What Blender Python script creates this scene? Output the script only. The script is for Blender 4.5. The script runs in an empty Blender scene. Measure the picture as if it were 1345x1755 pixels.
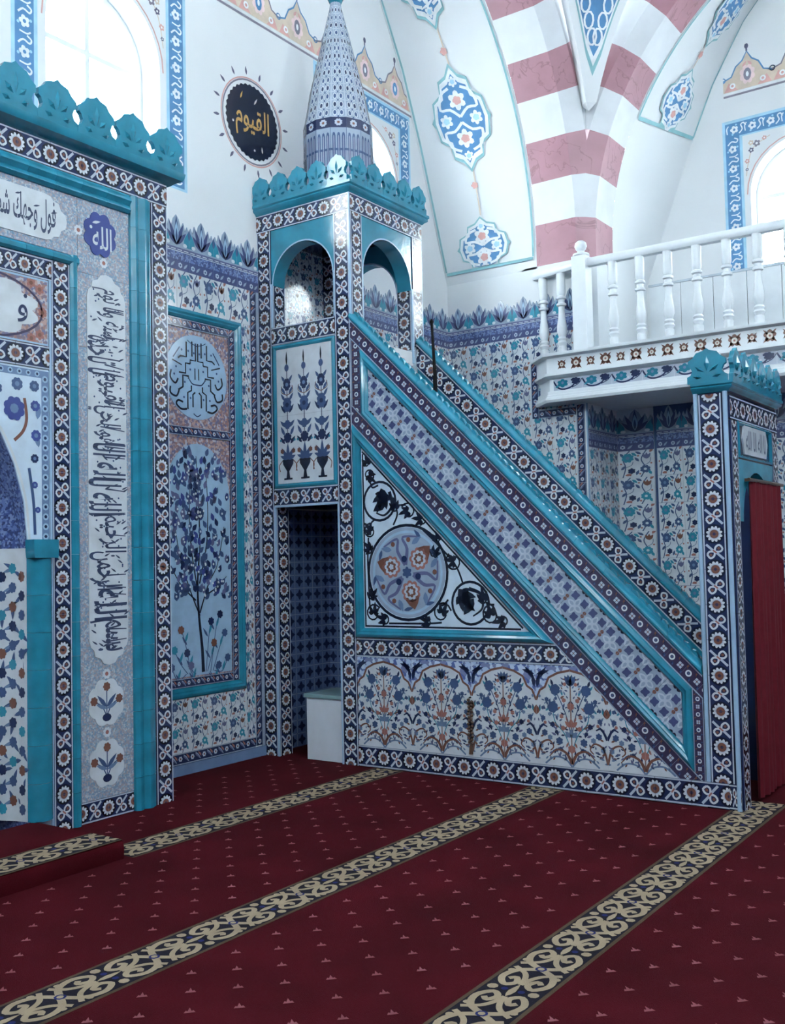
import bpy, math, random
from mathutils import Vector, Matrix
from mathutils.geometry import tessellate_polygon
random.seed(7)
PI = math.pi
SC = bpy.context.scene
COL = SC.collection

# ------------------------------------------------------------------ camera
cam_d = bpy.data.cameras.new('camera'); cam = bpy.data.objects.new('camera', cam_d); COL.objects.link(cam)
SC.camera = cam
YAW, PITCH, ROLL, FPX = 0.96146, 0.04675, -0.02189, 1766.4
fw = Vector((math.sin(YAW) * math.cos(PITCH), math.cos(YAW) * math.cos(PITCH), math.sin(PITCH)))
rt = fw.cross(Vector((0, 0, 1))).normalized(); up = rt.cross(fw)
r2 = rt * math.cos(ROLL) + up * math.sin(ROLL); u2 = up * math.cos(ROLL) - rt * math.sin(ROLL)
m3 = Matrix((r2, u2, -fw)).transposed()
cam.matrix_world = Matrix.Translation((-6.51, -5.892, 1.6)) @ m3.to_4x4()
cam_d.sensor_fit = 'VERTICAL'; cam_d.sensor_height = 24.0; cam_d.lens = FPX / 1755 * 24.0
cam_d.clip_start = 0.05

# ------------------------------------------------------------------ world, exposure
w = bpy.data.worlds.new('daylight'); SC.world = w; w.use_nodes = True
bg = w.node_tree.nodes['Background']; bg.inputs[0].default_value = (0.84, 0.945, 1.0, 1); bg.inputs[1].default_value = 34.0
SC.view_settings.view_transform = 'Standard'; SC.view_settings.look = 'None'
SC.view_settings.exposure = -0.18; SC.view_settings.gamma = 1.0; SC.view_settings.use_curve_mapping = False

# ------------------------------------------------------------------ materials
def lin(c): c /= 255.0; return c / 12.92 if c <= 0.04045 else ((c + 0.055) / 1.055) ** 2.4
MATS = {}
def mat(name, rgb, rough=0.25, var=0.12, scale=9.0, bump=0.0, bscale=60.0, coat=0.0, spec=0.5):
    m = bpy.data.materials.new(name); m.use_nodes = True; nt = m.node_tree; N = nt.nodes; b = N['Principled BSDF']
    c = [lin(x) for x in rgb]
    tc = N.new('ShaderNodeTexCoord'); nz = N.new('ShaderNodeTexNoise'); nz.inputs['Scale'].default_value = scale; nz.inputs['Detail'].default_value = 4
    nt.links.new(tc.outputs['Object'], nz.inputs['Vector'])
    rp = N.new('ShaderNodeValToRGB'); e = rp.color_ramp.elements
    e[0].position = .3; e[1].position = .7
    e[0].color = [max(0, x * (1 - var)) for x in c] + [1]; e[1].color = [min(1, x * (1 + var)) for x in c] + [1]
    nt.links.new(nz.outputs['Fac'], rp.inputs['Fac']); nt.links.new(rp.outputs['Color'], b.inputs['Base Color'])
    b.inputs['Roughness'].default_value = rough; b.inputs['Specular IOR Level'].default_value = spec
    if coat: b.inputs['Coat Weight'].default_value = coat; b.inputs['Coat Roughness'].default_value = 0.06
    if bump:
        n2 = N.new('ShaderNodeTexNoise'); n2.inputs['Scale'].default_value = bscale; bp = N.new('ShaderNodeBump')
        bp.inputs['Strength'].default_value = bump; bp.inputs['Distance'].default_value = 0.01
        nt.links.new(tc.outputs['Object'], n2.inputs['Vector']); nt.links.new(n2.outputs['Fac'], bp.inputs['Height']); nt.links.new(bp.outputs['Normal'], b.inputs['Normal'])
    MATS[name] = m
    return m
G = dict(rough=0.15, var=0.10)
mat('navy', (30, 42, 76), **G); mat('cobalt', (58, 70, 128), **G); mat('indigo', (66, 74, 112), **G); mat('dblue', (60, 80, 116), **G); mat('midblue', (100, 122, 154), **G)
mat('teal', (34, 117, 140), rough=.14, var=.22, scale=5, bump=.12, bscale=14); mat('teal_leaf', (48, 128, 150), **G)
mat('white', (200, 207, 212), **G); mat('cream', (214, 206, 196), **G); mat('brown', (112, 76, 66), **G); mat('rust', (152, 104, 96), **G)
mat('black', (20, 28, 46), **G); mat('lblue', (150, 178, 202), **G); mat('grayblue', (142, 157, 176), **G); mat('purple', (92, 97, 130), **G); mat('plum', (56, 50, 76), **G)
mat('pale', (196, 214, 228), **G); mat('slate', (88, 108, 148), **G); mat('palegray', (176, 186, 200), **G); mat('grout', (170, 184, 198), rough=.6)
mat('gold', (190, 150, 84), rough=.35); mat('ink', (40, 54, 84), rough=.5)
mat('plaster', (226, 230, 232), rough=.75, var=.03, scale=1.5, bump=.05, bscale=9)
mat('paint_teal', (130, 176, 182), rough=.7); mat('paint_blue', (74, 124, 168), rough=.7); mat('paint_sky', (164, 206, 226), rough=.7); mat('paint_gray', (120, 116, 130), rough=.7)
mat('paint_rose', (206, 158, 152), rough=.7); mat('paint_sand', (206, 190, 172), rough=.7); mat('paint_white', (232, 236, 238), rough=.7); mat('paint_dark', (84, 84, 108), rough=.7); mat('paint_pink', (232, 206, 206), rough=.7)
mat('marble_white', (218, 222, 226), rough=.4, var=.08, scale=3, bump=.02); mat('gloss_white', (222, 228, 232), rough=.35, var=.03)
mat('rail_gray', (186, 198, 208), rough=.6)  # even pale gray of the wainscot rail
mat('carpet_black', (26, 24, 34), rough=.95, spec=.1, bump=.25, bscale=220); mat('carpet_cream', (146, 130, 108), rough=.95, spec=.1, bump=.25, bscale=220)
mat('carpet_olive', (74, 62, 48), rough=.95, spec=.1, bump=.25, bscale=220); mat('carpet_blue', (34, 40, 84), rough=.95, spec=.1)
mat('carpet_pink', (124, 74, 80), rough=.95, spec=.1)
mat('curtain', (94, 20, 32), rough=.85, var=.12, scale=20, spec=.2); mat('rod_black', (10, 11, 13), rough=.8, spec=.15); mat('bead', (74, 52, 36), rough=.35)
mat('box_white', (206, 212, 220), rough=.4, var=.03); mat('box_top', (120, 148, 152), rough=.3, var=.04)

def red_carpet():
    m = mat('carpet_red', (62, 9, 18), rough=.97, var=.25, scale=2.2, spec=.08, bump=.5, bscale=260); return m
red_carpet()
def pink_marble():
    m = mat('marble_pink', (160, 116, 126), rough=.4, var=.10, scale=3.5)
    nt = m.node_tree; N = nt.nodes; b = N['Principled BSDF']; old = b.inputs['Base Color'].links[0].from_socket
    tc = N.new('ShaderNodeTexCoord'); nz = N.new('ShaderNodeTexNoise'); nz.inputs['Scale'].default_value = 2.3; nz.inputs['Detail'].default_value = 6; nz.inputs['Distortion'].default_value = 1.2
    ra = N.new('ShaderNodeValToRGB'); e = ra.color_ramp.elements; e[0].position = .485; e[0].color = (0, 0, 0, 1); e[1].position = .5; e[1].color = (1, 1, 1, 1)
    k = ra.color_ramp.elements.new(.515); k.color = (0, 0, 0, 1)
    mx = N.new('ShaderNodeMix'); mx.data_type = 'RGBA'; mx.inputs['B'].default_value = (lin(112), lin(76), lin(86), 1)
    ml = N.new('ShaderNodeMath'); ml.operation = 'MULTIPLY'; ml.inputs[1].default_value = .6
    nt.links.new(tc.outputs['Object'], nz.inputs['Vector']); nt.links.new(nz.outputs['Fac'], ra.inputs['Fac']); nt.links.new(ra.outputs['Color'], ml.inputs[0])
    nt.links.new(ml.outputs[0], mx.inputs['Factor']); nt.links.new(old, mx.inputs['A']); nt.links.new(mx.outputs['Result'], b.inputs['Base Color'])
pink_marble()
def mosaic(name, cols, scale):
    """tiny glazed scrollwork, too fine to pick apart"""
    m = bpy.data.materials.new(name); m.use_nodes = True; nt = m.node_tree; N = nt.nodes; b = N['Principled BSDF']
    tc = N.new('ShaderNodeTexCoord'); vo = N.new('ShaderNodeTexVoronoi'); vo.inputs['Scale'].default_value = scale; rp = N.new('ShaderNodeValToRGB')
    rp.color_ramp.interpolation = 'CONSTANT'; e = rp.color_ramp.elements
    while len(e) < len(cols): e.new(.5)
    for i, c in enumerate(cols): e[i].position = i / len(cols); e[i].color = [lin(x) for x in c] + [1]
    sp = N.new('ShaderNodeSeparateColor'); nt.links.new(tc.outputs['Object'], vo.inputs['Vector']); nt.links.new(vo.outputs['Color'], sp.inputs[0])
    nt.links.new(sp.outputs[0], rp.inputs['Fac']); nt.links.new(rp.outputs['Color'], b.inputs['Base Color']); b.inputs['Roughness'].default_value = .28
    MATS[name] = m
mosaic('mosaic_gray', [(144, 158, 174), (120, 136, 158), (170, 178, 186), (148, 142, 148), (110, 140, 164), (158, 150, 154)], 95)
mosaic('mosaic_rust', [(150, 130, 132), (112, 94, 108), (170, 140, 132), (96, 96, 128), (140, 104, 98), (170, 168, 178)], 60)
mosaic('mosaic_blue', [(60, 78, 128), (96, 114, 160), (44, 56, 100), (120, 136, 172)], 70)
mosaic('mosaic_spandrel', [(170, 190, 216), (70, 90, 150), (190, 204, 222), (110, 120, 160)], 40)
def glass():
    m = bpy.data.materials.new('glass'); m.use_nodes = True; nt = m.node_tree; N = nt.nodes; N.remove(N['Principled BSDF'])
    t = N.new('ShaderNodeBsdfTransparent'); g = N.new('ShaderNodeBsdfGlossy'); g.inputs['Roughness'].default_value = .05; x = N.new('ShaderNodeMixShader'); x.inputs[0].default_value = .06
    nt.links.new(t.outputs[0], x.inputs[1]); nt.links.new(g.outputs[0], x.inputs[2]); nt.links.new(x.outputs[0], N['Material Output'].inputs[0]); MATS['glass'] = m
glass()

# ------------------------------------------------------------------ object helpers
WM = {}
def link(name, data, M=None, parent=None):
    o = bpy.data.objects.new(name, data); COL.objects.link(o)
    M = M if M is not None else Matrix.Identity(4)
    if parent is not None:
        o.parent = parent; o.matrix_parent_inverse = WM[parent.name].inverted()
    o.matrix_basis = M; WM[o.name] = M.copy()
    return o
def tag(o, label=None, cat=None, group=None, kind=None):
    if label: o['label'] = label
    if cat: o['category'] = cat
    if group: o['group'] = group
    if kind: o['kind'] = kind
    return o
def thing(name, loc, label, cat, group=None): return tag(link(name, None, Matrix.Translation(loc)), label, cat, group)

class Frame:
    def __init__(s, o, U, N): s.o = Vector(o); s.U = Vector(U); s.V = Vector((0, 0, 1)); s.N = Vector(N)
    def p(s, u, v, n=0.0): return s.o + s.U * u + s.V * v + s.N * n
    def M(s, u=0, v=0, n=0.0, rot=0.0, sx=1.0, sy=1.0):
        c, d = math.cos(rot), math.sin(rot); X = (s.U * c + s.V * d) * sx; Y = (s.V * c - s.U * d) * sy; P = s.p(u, v, n)
        return Matrix(((X.x, Y.x, s.N.x, P.x), (X.y, Y.y, s.N.y, P.y), (X.z, Y.z, s.N.z, P.z), (0, 0, 0, 1)))
FQ = Frame((0, 0, 0), (1, 0, 0), (0, -1, 0))
FM = Frame((0, -.57, 0), (1, 0, 0), (0, -1, 0))
FX = Frame((0, 0, 0), (0, -1, 0), (-1, 0, 0))
FK = Frame((0, -.985, 0), (1, 0, 0), (0, -1, 0))
FP = Frame((0, -3.94, 0), (1, 0, 0), (0, -1, 0))
FS = Frame((3.08, 0, 0), (0, -1, 0), (-1, 0, 0))
FF = Frame((.95, 0, 0), (0, -1, 0), (-1, 0, 0))
FR = Frame((0, -1.6, 0), (1, 0, 0), (0, -1, 0))
FB = Frame((3.85, 0, 0), (0, -1, 0), (-1, 0, 0))
FG = Frame((4.6, 0, 0), (0, -1, 0), (-1, 0, 0))

class MB:
    def __init__(s): s.v = []; s.f = []; s.m = []; s.mn = []
    def mi(s, name):
        if name not in s.mn: s.mn.append(name)
        return s.mn.index(name)
    def poly(s, pts, m):
        k = len(s.v); s.v += [tuple(p) for p in pts]; s.f.append(tuple(range(k, k + len(pts)))); s.m.append(s.mi(m)); return s
    def box(s, x0, x1, y0, y1, z0, z1, m):
        k = len(s.v); i = s.mi(m)
        s.v += [(x0, y0, z0), (x1, y0, z0), (x1, y1, z0), (x0, y1, z0), (x0, y0, z1), (x1, y0, z1), (x1, y1, z1), (x0, y1, z1)]
        for f in ((0, 3, 2, 1), (4, 5, 6, 7), (0, 1, 5, 4), (1, 2, 6, 5), (2, 3, 7, 6), (3, 0, 4, 7)): s.f.append(tuple(k + a for a in f)); s.m.append(i)
        return s
    def fbox(s, F, u0, u1, v0, v1, n0, n1, m):
        return s.prism([(u0, v0), (u1, v0), (u1, v1), (u0, v1)], F, n0, n1, m)
    def prism(s, pts, F, n0, n1, m, holes=(), side=None):
        """2-D outline (with holes) extruded from n0 to n1 along a frame's normal; F None = local xy"""
        P = F.p if F else (lambda u, v, n: Vector((u, v, n)))
        loops = [list(pts)] + [list(h) for h in holes]; i = s.mi(m); j = s.mi(side or m)
        fl = [p for l in loops for p in l]; n = len(fl); k = len(s.v)
        s.v += [tuple(P(p[0], p[1], n1)) for p in fl] + [tuple(P(p[0], p[1], n0)) for p in fl]
        if len(loops) == 1 and len(pts) <= 4: tris = [tuple(range(n))]
        else: tris = tessellate_polygon([[Vector((p[0], p[1], 0)) for p in l] for l in loops])
        for t in tris:
            a = [fl[q] for q in t]; ar = sum(a[q][0] * a[(q + 1) % len(a)][1] - a[(q + 1) % len(a)][0] * a[q][1] for q in range(len(a)))
            t = tuple(t) if ar > 0 else tuple(reversed(t))
            s.f.append(tuple(k + q for q in t)); s.m.append(i); s.f.append(tuple(k + n + q for q in reversed(t))); s.m.append(i)
        b = 0
        for li, l in enumerate(loops):
            L = len(l); ar = sum(l[q][0] * l[(q + 1) % L][1] - l[(q + 1) % L][0] * l[q][1] for q in range(L))
            flip = (ar < 0) != (li > 0)
            for q in range(L):
                c, d = b + q, b + (q + 1) % L
                f = (k + c, k + n + c, k + n + d, k + d)
                if flip: f = f[::-1]
                s.f.append(f); s.m.append(j)
            b += L
        return s
    def grid(s, rows, m, close=False):
        k = len(s.v); nr, nc = len(rows), len(rows[0]); i = s.mi(m)
        for r in rows: s.v += [tuple(p) for p in r]
        for a in range(nr - 1):
            for b in range(nc if close else nc - 1):
                c = (b + 1) % nc
                s.f.append((k + a * nc + b, k + a * nc + c, k + (a + 1) * nc + c, k + (a + 1) * nc + b)); s.m.append(i)
        return s
    def lathe(s, prof, c, m, n=16, a0=0.0, a1=2 * PI):
        full = abs(a1 - a0 - 2 * PI) < 1e-6; N = n if full else n + 1
        rows = [[(c[0] + r * math.cos(a0 + (a1 - a0) * q / n), c[1] + r * math.sin(a0 + (a1 - a0) * q / n), c[2] + z) for q in range(N)] for r, z in prof]
        return s.grid(rows, m, full)
    def tube(s, path, r, m, n=8):
        rows = []; path = [Vector(p) for p in path]
        for i, p in enumerate(path):
            t = (path[min(i + 1, len(path) - 1)] - path[max(i - 1, 0)]).normalized(); a = t.cross(Vector((0, 0, 1)))
            if a.length < 1e-3: a = t.cross(Vector((1, 0, 0)))
            a.normalize(); b = t.cross(a); q = r[i] if isinstance(r, (list, tuple)) else r
            rows.append([p + (a * math.cos(2 * PI * k / n) + b * math.sin(2 * PI * k / n)) * q for k in range(n)])
        s.grid(rows, m, True); s.poly(rows[0][::-1], m); s.poly(rows[-1], m); return s
    def frame(s, F, loop, prof, m):
        """mitred moulding round a closed loop (counter-clockwise); prof = (inward offset, height)"""
        n = len(loop); rows = []
        for off, h in prof:
            r = []
            for i in range(n):
                a, b, c = Vector(loop[i - 1]), Vector(loop[i]), Vector(loop[(i + 1) % n])
                d1 = (b - a).normalized(); d2 = (c - b).normalized(); n1 = Vector((-d1.y, d1.x)); n2 = Vector((-d2.y, d2.x))
                k = (n1 + n2); k /= max(1e-6, 1 + n1.dot(n2)); p = b + k * off; r.append(F.p(p.x, p.y, h))
            rows.append(r)
        return s.grid(rows[::-1], m, True)
    def sweep(s, path, prof, m):
        """horizontal moulding along an open plan path; prof = (out, z), out to the right of travel"""
        n = len(path); rows = []
        for i in range(n):
            a = Vector(path[max(i - 1, 0)]); b = Vector(path[i]); c = Vector(path[min(i + 1, n - 1)])
            d1 = (b - a).normalized() if i else (c - b).normalized(); d2 = (c - b).normalized() if i < n - 1 else d1
            n1 = Vector((d1.y, -d1.x)); n2 = Vector((d2.y, -d2.x)); k = (n1 + n2) / (1 + n1.dot(n2))
            rows.append([(b.x + k.x * o, b.y + k.y * o, z) for o, z in prof])
        s.grid(rows, m); s.poly(rows[0], m); s.poly(rows[-1][::-1], m); return s
    def mesh(s, name, smooth=None):
        me = bpy.data.meshes.new(name); me.from_pydata(s.v, [], s.f)
        for x in s.mn: me.materials.append(MATS[x])
        me.polygons.foreach_set('material_index', s.m)
        if smooth is not None:
            me.polygons.foreach_set('use_smooth', [True] * len(me.polygons)); me.set_sharp_from_angle(angle=math.radians(smooth))
        me.update(); return me
    def build(s, name, parent=None, M=None, smooth=None): return link(name, s.mesh(name, smooth), M, parent)

# ------------------------------------------------------------------ drawn ornament (flat polygons laid on tiles)
def cr(pts, k=5, closed=False):
    P = [Vector(p[:2]) for p in pts]; n = len(P); out = []
    rng = range(n) if closed else range(n - 1)
    for i in rng:
        if closed: a, b, c, d = P[i - 1], P[i], P[(i + 1) % n], P[(i + 2) % n]
        else: a, b, c, d = P[max(i - 1, 0)], P[i], P[i + 1], P[min(i + 2, n - 1)]
        for j in range(k):
            t = j / k; out.append(0.5 * ((2 * b) + (c - a) * t + (2 * a - 5 * b + 4 * c - d) * t * t + (3 * b - a - 3 * c + d) * t ** 3))
    if not closed: out.append(P[-1])
    return [(p.x, p.y) for p in out]
TXT = {}
FORMS = {'ا': 'ﺍﺎ', 'ب': 'ﺏﺐﺑﺒ', 'ت': 'ﺕﺖﺗﺘ', 'ح': 'ﺡﺢﺣﺤ', 'خ': 'ﺥﺦﺧﺨ', 'ذ': 'ﺫﺬ', 'ر': 'ﺭﺮ', 'س': 'ﺱﺲﺳﺴ', 'ص': 'ﺹﺺﺻﺼ', 'ع': 'ﻉﻊﻋﻌ', 'ق': 'ﻕﻖﻗﻘ', 'ل': 'ﻝﻞﻟﻠ', 'م': 'ﻡﻢﻣﻤ', 'ن': 'ﻥﻦﻧﻨ', 'ه': 'ﻩﻪﻫﻬ', 'و': 'ﻭﻮ', 'ي': 'ﻱﻲﻳﻴ', 'ة': 'ﺓﺔ', 'د': 'ﺩﺪ', 'ى': 'ﻯﻰ', 'ف': 'ﻑﻒﻓﻔ', 'ج': 'ﺝﺞﺟﺠ', 'ك': 'ﻙﻚﻛﻜ', 'ش': 'ﺵﺶﺷﺸ', 'ط': 'ﻁﻂﻃﻄ'}
def shape(t):
    out = []; prev = False
    for i, c in enumerate(t):
        if c not in FORMS: out.append(c); prev = False; continue
        f = FORMS[c]; nx = i + 1 < len(t) and t[i + 1] in FORMS
        if len(f) == 4: k = (3 if nx else 1) if prev else (2 if nx else 0)
        else: k = 1 if prev else 0
        out.append(f[k]); prev = len(f) == 4
    return ''.join(reversed(out))
def glyphs(t):
    """outline of a line of Arabic as polygons in the unit square"""
    if t in TXT: return TXT[t]
    cu = bpy.data.curves.new('script_line', 'FONT'); cu.body = shape(t); cu.resolution_u = 3; cu.offset = .012; o = bpy.data.objects.new('script_line', cu); COL.objects.link(o)
    bpy.context.view_layer.update(); me = o.to_mesh(); V = [(v.co.x, v.co.y) for v in me.vertices]; F = [tuple(p.vertices) for p in me.polygons]; o.to_mesh_clear()
    bpy.data.objects.remove(o); bpy.data.curves.remove(cu)
    x0 = min(a for a, b in V); x1 = max(a for a, b in V); y0 = min(b for a, b in V); y1 = max(b for a, b in V)
    TXT[t] = [[((V[i][0] - x0) / (x1 - x0) - .5, (V[i][1] - y0) / (y1 - y0) - .5) for i in f] for f in F]
    return TXT[t]
class Art:
    def __init__(s, base=None, bm='white', bt=0.012): s.s = []; s.base = base; s.bm = bm; s.bt = bt
    def poly(s, p, m, l=0): s.s.append(([tuple(q[:2]) for q in p], m, l)); return s
    def rect(s, x0, x1, y0, y1, m, l=0): return s.poly([(x0, y0), (x1, y0), (x1, y1), (x0, y1)], m, l)
    def disc(s, x, y, r, m, l=0, n=14, ry=None, a0=0, a1=2 * PI, rot=0):
        ry = ry or r; full = abs(a1 - a0) > 6.28; N = n if full else n + 1; c, d = math.cos(rot), math.sin(rot); P = []
        for i in range(N):
            a = a0 + (a1 - a0) * i / n; X, Y = r * math.cos(a), ry * math.sin(a); P.append((x + X * c - Y * d, y + X * d + Y * c))
        return s.poly(P, m, l)
    def scal(s, x, y, r, lobes, dep, m, l=0, a0=0, a1=2 * PI, ry=None, k=4):
        full = abs(a1 - a0) > 6.28; nn = int(lobes * k * abs(a1 - a0) / (2 * PI)); P = []; ry = ry or r
        for i in range(nn if full else nn + 1):
            a = a0 + (a1 - a0) * i / nn; q = 1 - dep * (1 - abs(math.sin(lobes * a / 2))); P.append((x + r * q * math.cos(a), y + ry * q * math.sin(a)))
        return s.poly(P, m, l)
    def leaf(s, x, y, L, w, ang, m, l=0, bend=0.0):
        c, d = math.cos(ang), math.sin(ang); P = []
        for t, k in ((0, 0), (.2, .7), (.45, 1), (.75, .6), (1, 0), (.75, -.6), (.45, -1), (.2, -.7)):
            X = t * L; Y = k * w / 2 + bend * L * t * (1 - t) * 4 * .25; P.append((x + X * c - Y * d, y + X * d + Y * c))
        return s.poly(P, m, l)
    def stroke(s, pts, w, m, l=0, w2=None, smooth=True, k=5, closed=False):
        P = cr(pts, k, closed) if smooth else list(pts)
        if closed: P = P + [P[0]]
        n = len(P); w2 = w if w2 is None else w2; A = []; B = []
        for i in range(n):
            a = Vector(P[max(i - 1, 0)]); b = Vector(P[min(i + 1, n - 1)])
            if closed and i in (0, n - 1): a = Vector(P[n - 2]); b = Vector(P[1])
            d = (b - a); d = d.normalized() if d.length > 1e-9 else Vector((1, 0)); q = (w + (w2 - w) * i / (n - 1)) / 2
            A.append((P[i][0] - d.y * q, P[i][1] + d.x * q)); B.append((P[i][0] + d.y * q, P[i][1] - d.x * q))
        for i in range(n - 1): s.poly([A[i], B[i], B[i + 1], A[i + 1]], m, l)
        return s
    def ring(s, x, y, r, w, m, l=0, n=20, ry=None):
        ry = ry or r; return s.stroke([(x + r * math.cos(2 * PI * i / n), y + ry * math.sin(2 * PI * i / n)) for i in range(n)], w, m, l, smooth=False, closed=True)
    def spiral(s, x, y, r, a0, turns, m, w, l=0, r1=.15, leaf=True):
        P = []; n = max(8, int(abs(turns) * 12))
        for i in range(n + 1):
            t = i / n; a = a0 + turns * 2 * PI * t; q = r * (1 + (r1 - 1) * t); P.append((x + q * math.cos(a), y + q * math.sin(a)))
        s.stroke(P, w, m, l, w * .7, smooth=False)
        if leaf: s.disc(P[-1][0], P[-1][1], w * 1.5, m, l, 8)
        return s
    def text(s, t, x, y, w, h, m, l=0, rot=0.0):
        c, d = math.cos(rot), math.sin(rot)
        for f in glyphs(t): s.poly([(x + a * w * c - b * h * d, y + a * w * d + b * h * c) for a, b in f], m, l)
        return s
    def add(s, o, dx=0, dy=0, sx=1.0, sy=1.0, rot=0.0, dl=0):
        c, d = math.cos(rot), math.sin(rot)
        for p, m, l in o.s:
            q = [(dx + (a * sx * c - b * sy * d), dy + (a * sx * d + b * sy * c)) for a, b in p]
            s.s.append((q if sx * sy > 0 else q[::-1], m, l + dl))
        return s
    def clip(s, hp):
        """hp: half planes (a,b,c) keeping a*x+b*y<=c"""
        def cut(P):
            for a, b, c in hp:
                Q = []
                for i in range(len(P)):
                    p, q = P[i - 1], P[i]; dp = a * p[0] + b * p[1] - c; dq = a * q[0] + b * q[1] - c
                    if (dp <= 0) != (dq <= 0): t = dp / (dp - dq); Q.append((p[0] + (q[0] - p[0]) * t, p[1] + (q[1] - p[1]) * t))
                    if dq <= 0: Q.append(q)
                P = Q
                if len(P) < 3: return None
            return P
        o = Art(cut(s.base) if s.base else None, s.bm, s.bt)
        if s.base and not o.base: return None
        for p, m, l in s.s:
            if len(p) <= 3: T = [p]
            elif all((a * x + b * y <= c) for x, y in p for a, b, c in hp): o.s.append((p, m, l)); continue
            else: T = [[p[i] for i in t] for t in tessellate_polygon([[Vector((x, y, 0)) for x, y in p]])]
            for t in T:
                t = cut(t)
                if t: o.s.append((t, m, l))
        return o
    def into(s, mb, fn=None, step=.0005):
        """append to a builder; fn(x,y,n) maps into space"""
        fn = fn or (lambda x, y, n: (x, y, n))
        if s.base: mb.prism(s.base, None, 0, s.bt, s.bm) if fn is None else mb_prism(mb, s.base, fn, s.bt, s.bm)
        t0 = s.bt if s.base else 0.0
        for p, m, l in s.s:
            ar = sum(p[q][0] * p[(q + 1) % len(p)][1] - p[(q + 1) % len(p)][0] * p[q][1] for q in range(len(p)))
            if ar < 0: p = p[::-1]
            n = t0 + step * (l + 1); mb.poly([fn(x, y, n) for x, y in p], m)
        return mb
    def mesh(s, name, fn=None, step=.0005):
        return s.into(MB(), fn, step).mesh(name)
def mb_prism(mb, pts, fn, t, m):
    ar = sum(pts[q][0] * pts[(q + 1) % len(pts)][1] - pts[(q + 1) % len(pts)][0] * pts[q][1] for q in range(len(pts)))
    P = pts if ar > 0 else pts[::-1]; a = [fn(x, y, t) for x, y in P]; b = [fn(x, y, 0) for x, y in P]; mb.poly(a, m)
    for i in range(len(P)): j = (i + 1) % len(P); mb.poly([a[i], b[i], b[j], a[j]], m)
def rc(w, h, j=.001): return [(-w / 2 + j, -h / 2 + j), (w / 2 - j, -h / 2 + j), (w / 2 - j, h / 2 - j), (-w / 2 + j, h / 2 - j)]
def circ(x, y, r, a0=0, a1=2 * PI, n=24, full=True): return [(x + r * math.cos(a0 + (a1 - a0) * i / n), y + r * math.sin(a0 + (a1 - a0) * i / n)) for i in range(n if full else n + 1)]

# ---- tile designs
def art_rosette(w=.15, p=.24):
    A = Art(rc(w, p), 'navy'); h = p / 2 - .001; W = w / 2
    for s in (-1, 1):
        A.rect(s * W - (.010 if s > 0 else -.001), s * W - (.001 if s > 0 else -.010), -h, h, 'palegray', 0)
        a0, a1 = (0, PI) if s < 0 else (PI, 2 * PI); y = s * h
        A.disc(0, y, .066, 'black', 0, 12, None, a0, a1)
        A.scal(0, y, .055, 12, .26, 'white', 1, a0, a1); A.disc(0, y, .036, 'palegray', 2, 10, None, a0, a1)
        A.disc(0, y, .029, 'brown', 3, 10, None, a0, a1); A.disc(0, y, .010, 'plum', 4, 6, None, a0, a1)
    A.stroke([(-.056, .050), (-.02, .016), (.02, -.016), (.058, -.052)], .016, 'palegray', 1)
    A.stroke([(-.05, -.02), (-.03, -.045), (-.005, -.03), (0, 0), (.005, .03), (.03, .045), (.05, .02), (.035, 0), (0, 0), (-.035, 0), (-.05, -.02)], .013, 'white', 2, k=3)
    A.disc(.026, .022, .010, 'brown', 3, 8); A.disc(-.026, -.022, .010, 'brown', 3, 8); A.stroke([(-.012, .01), (.012, -.01)], .011, 'rust', 3, smooth=False)
    return A
A_ROS = art_rosette()
def art_floret(w=.125, p=.166):
    A = Art(rc(w, p), 'plum')
    A.rect(-w / 2 + .001, -w / 2 + .010, -p / 2, p / 2, 'grayblue', 0).rect(w / 2 - .010, w / 2 - .001, -p / 2, p / 2, 'grayblue', 0)
    A.ring(0, -p / 4, .019, .011, 'white', 1, 12).disc(0, -p / 4, .009, 'dblue', 1, 8)
    for dx in (-1, 1):
        for dy in (-1, 1): A.rect(dx * .011 - .009, dx * .011 + .009, p / 4 + dy * .011 - .009, p / 4 + dy * .011 + .009, 'palegray', 1)
    A.disc(0, p / 4, .006, 'brown', 2, 6)
    for y in (-p / 2 + .002, 0, p / 2 - .002): A.leaf(-.045, y, .03, .012, .5, 'brown', 1).leaf(.045, y, .03, .012, PI + .5, 'dblue', 1).leaf(-.04, y + .02, .025, .01, -.6, 'navy', 1).leaf(.04, y - .02, .025, .01, PI - .6, 'navy', 1)
    return A
A_FLO = art_floret()
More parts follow.
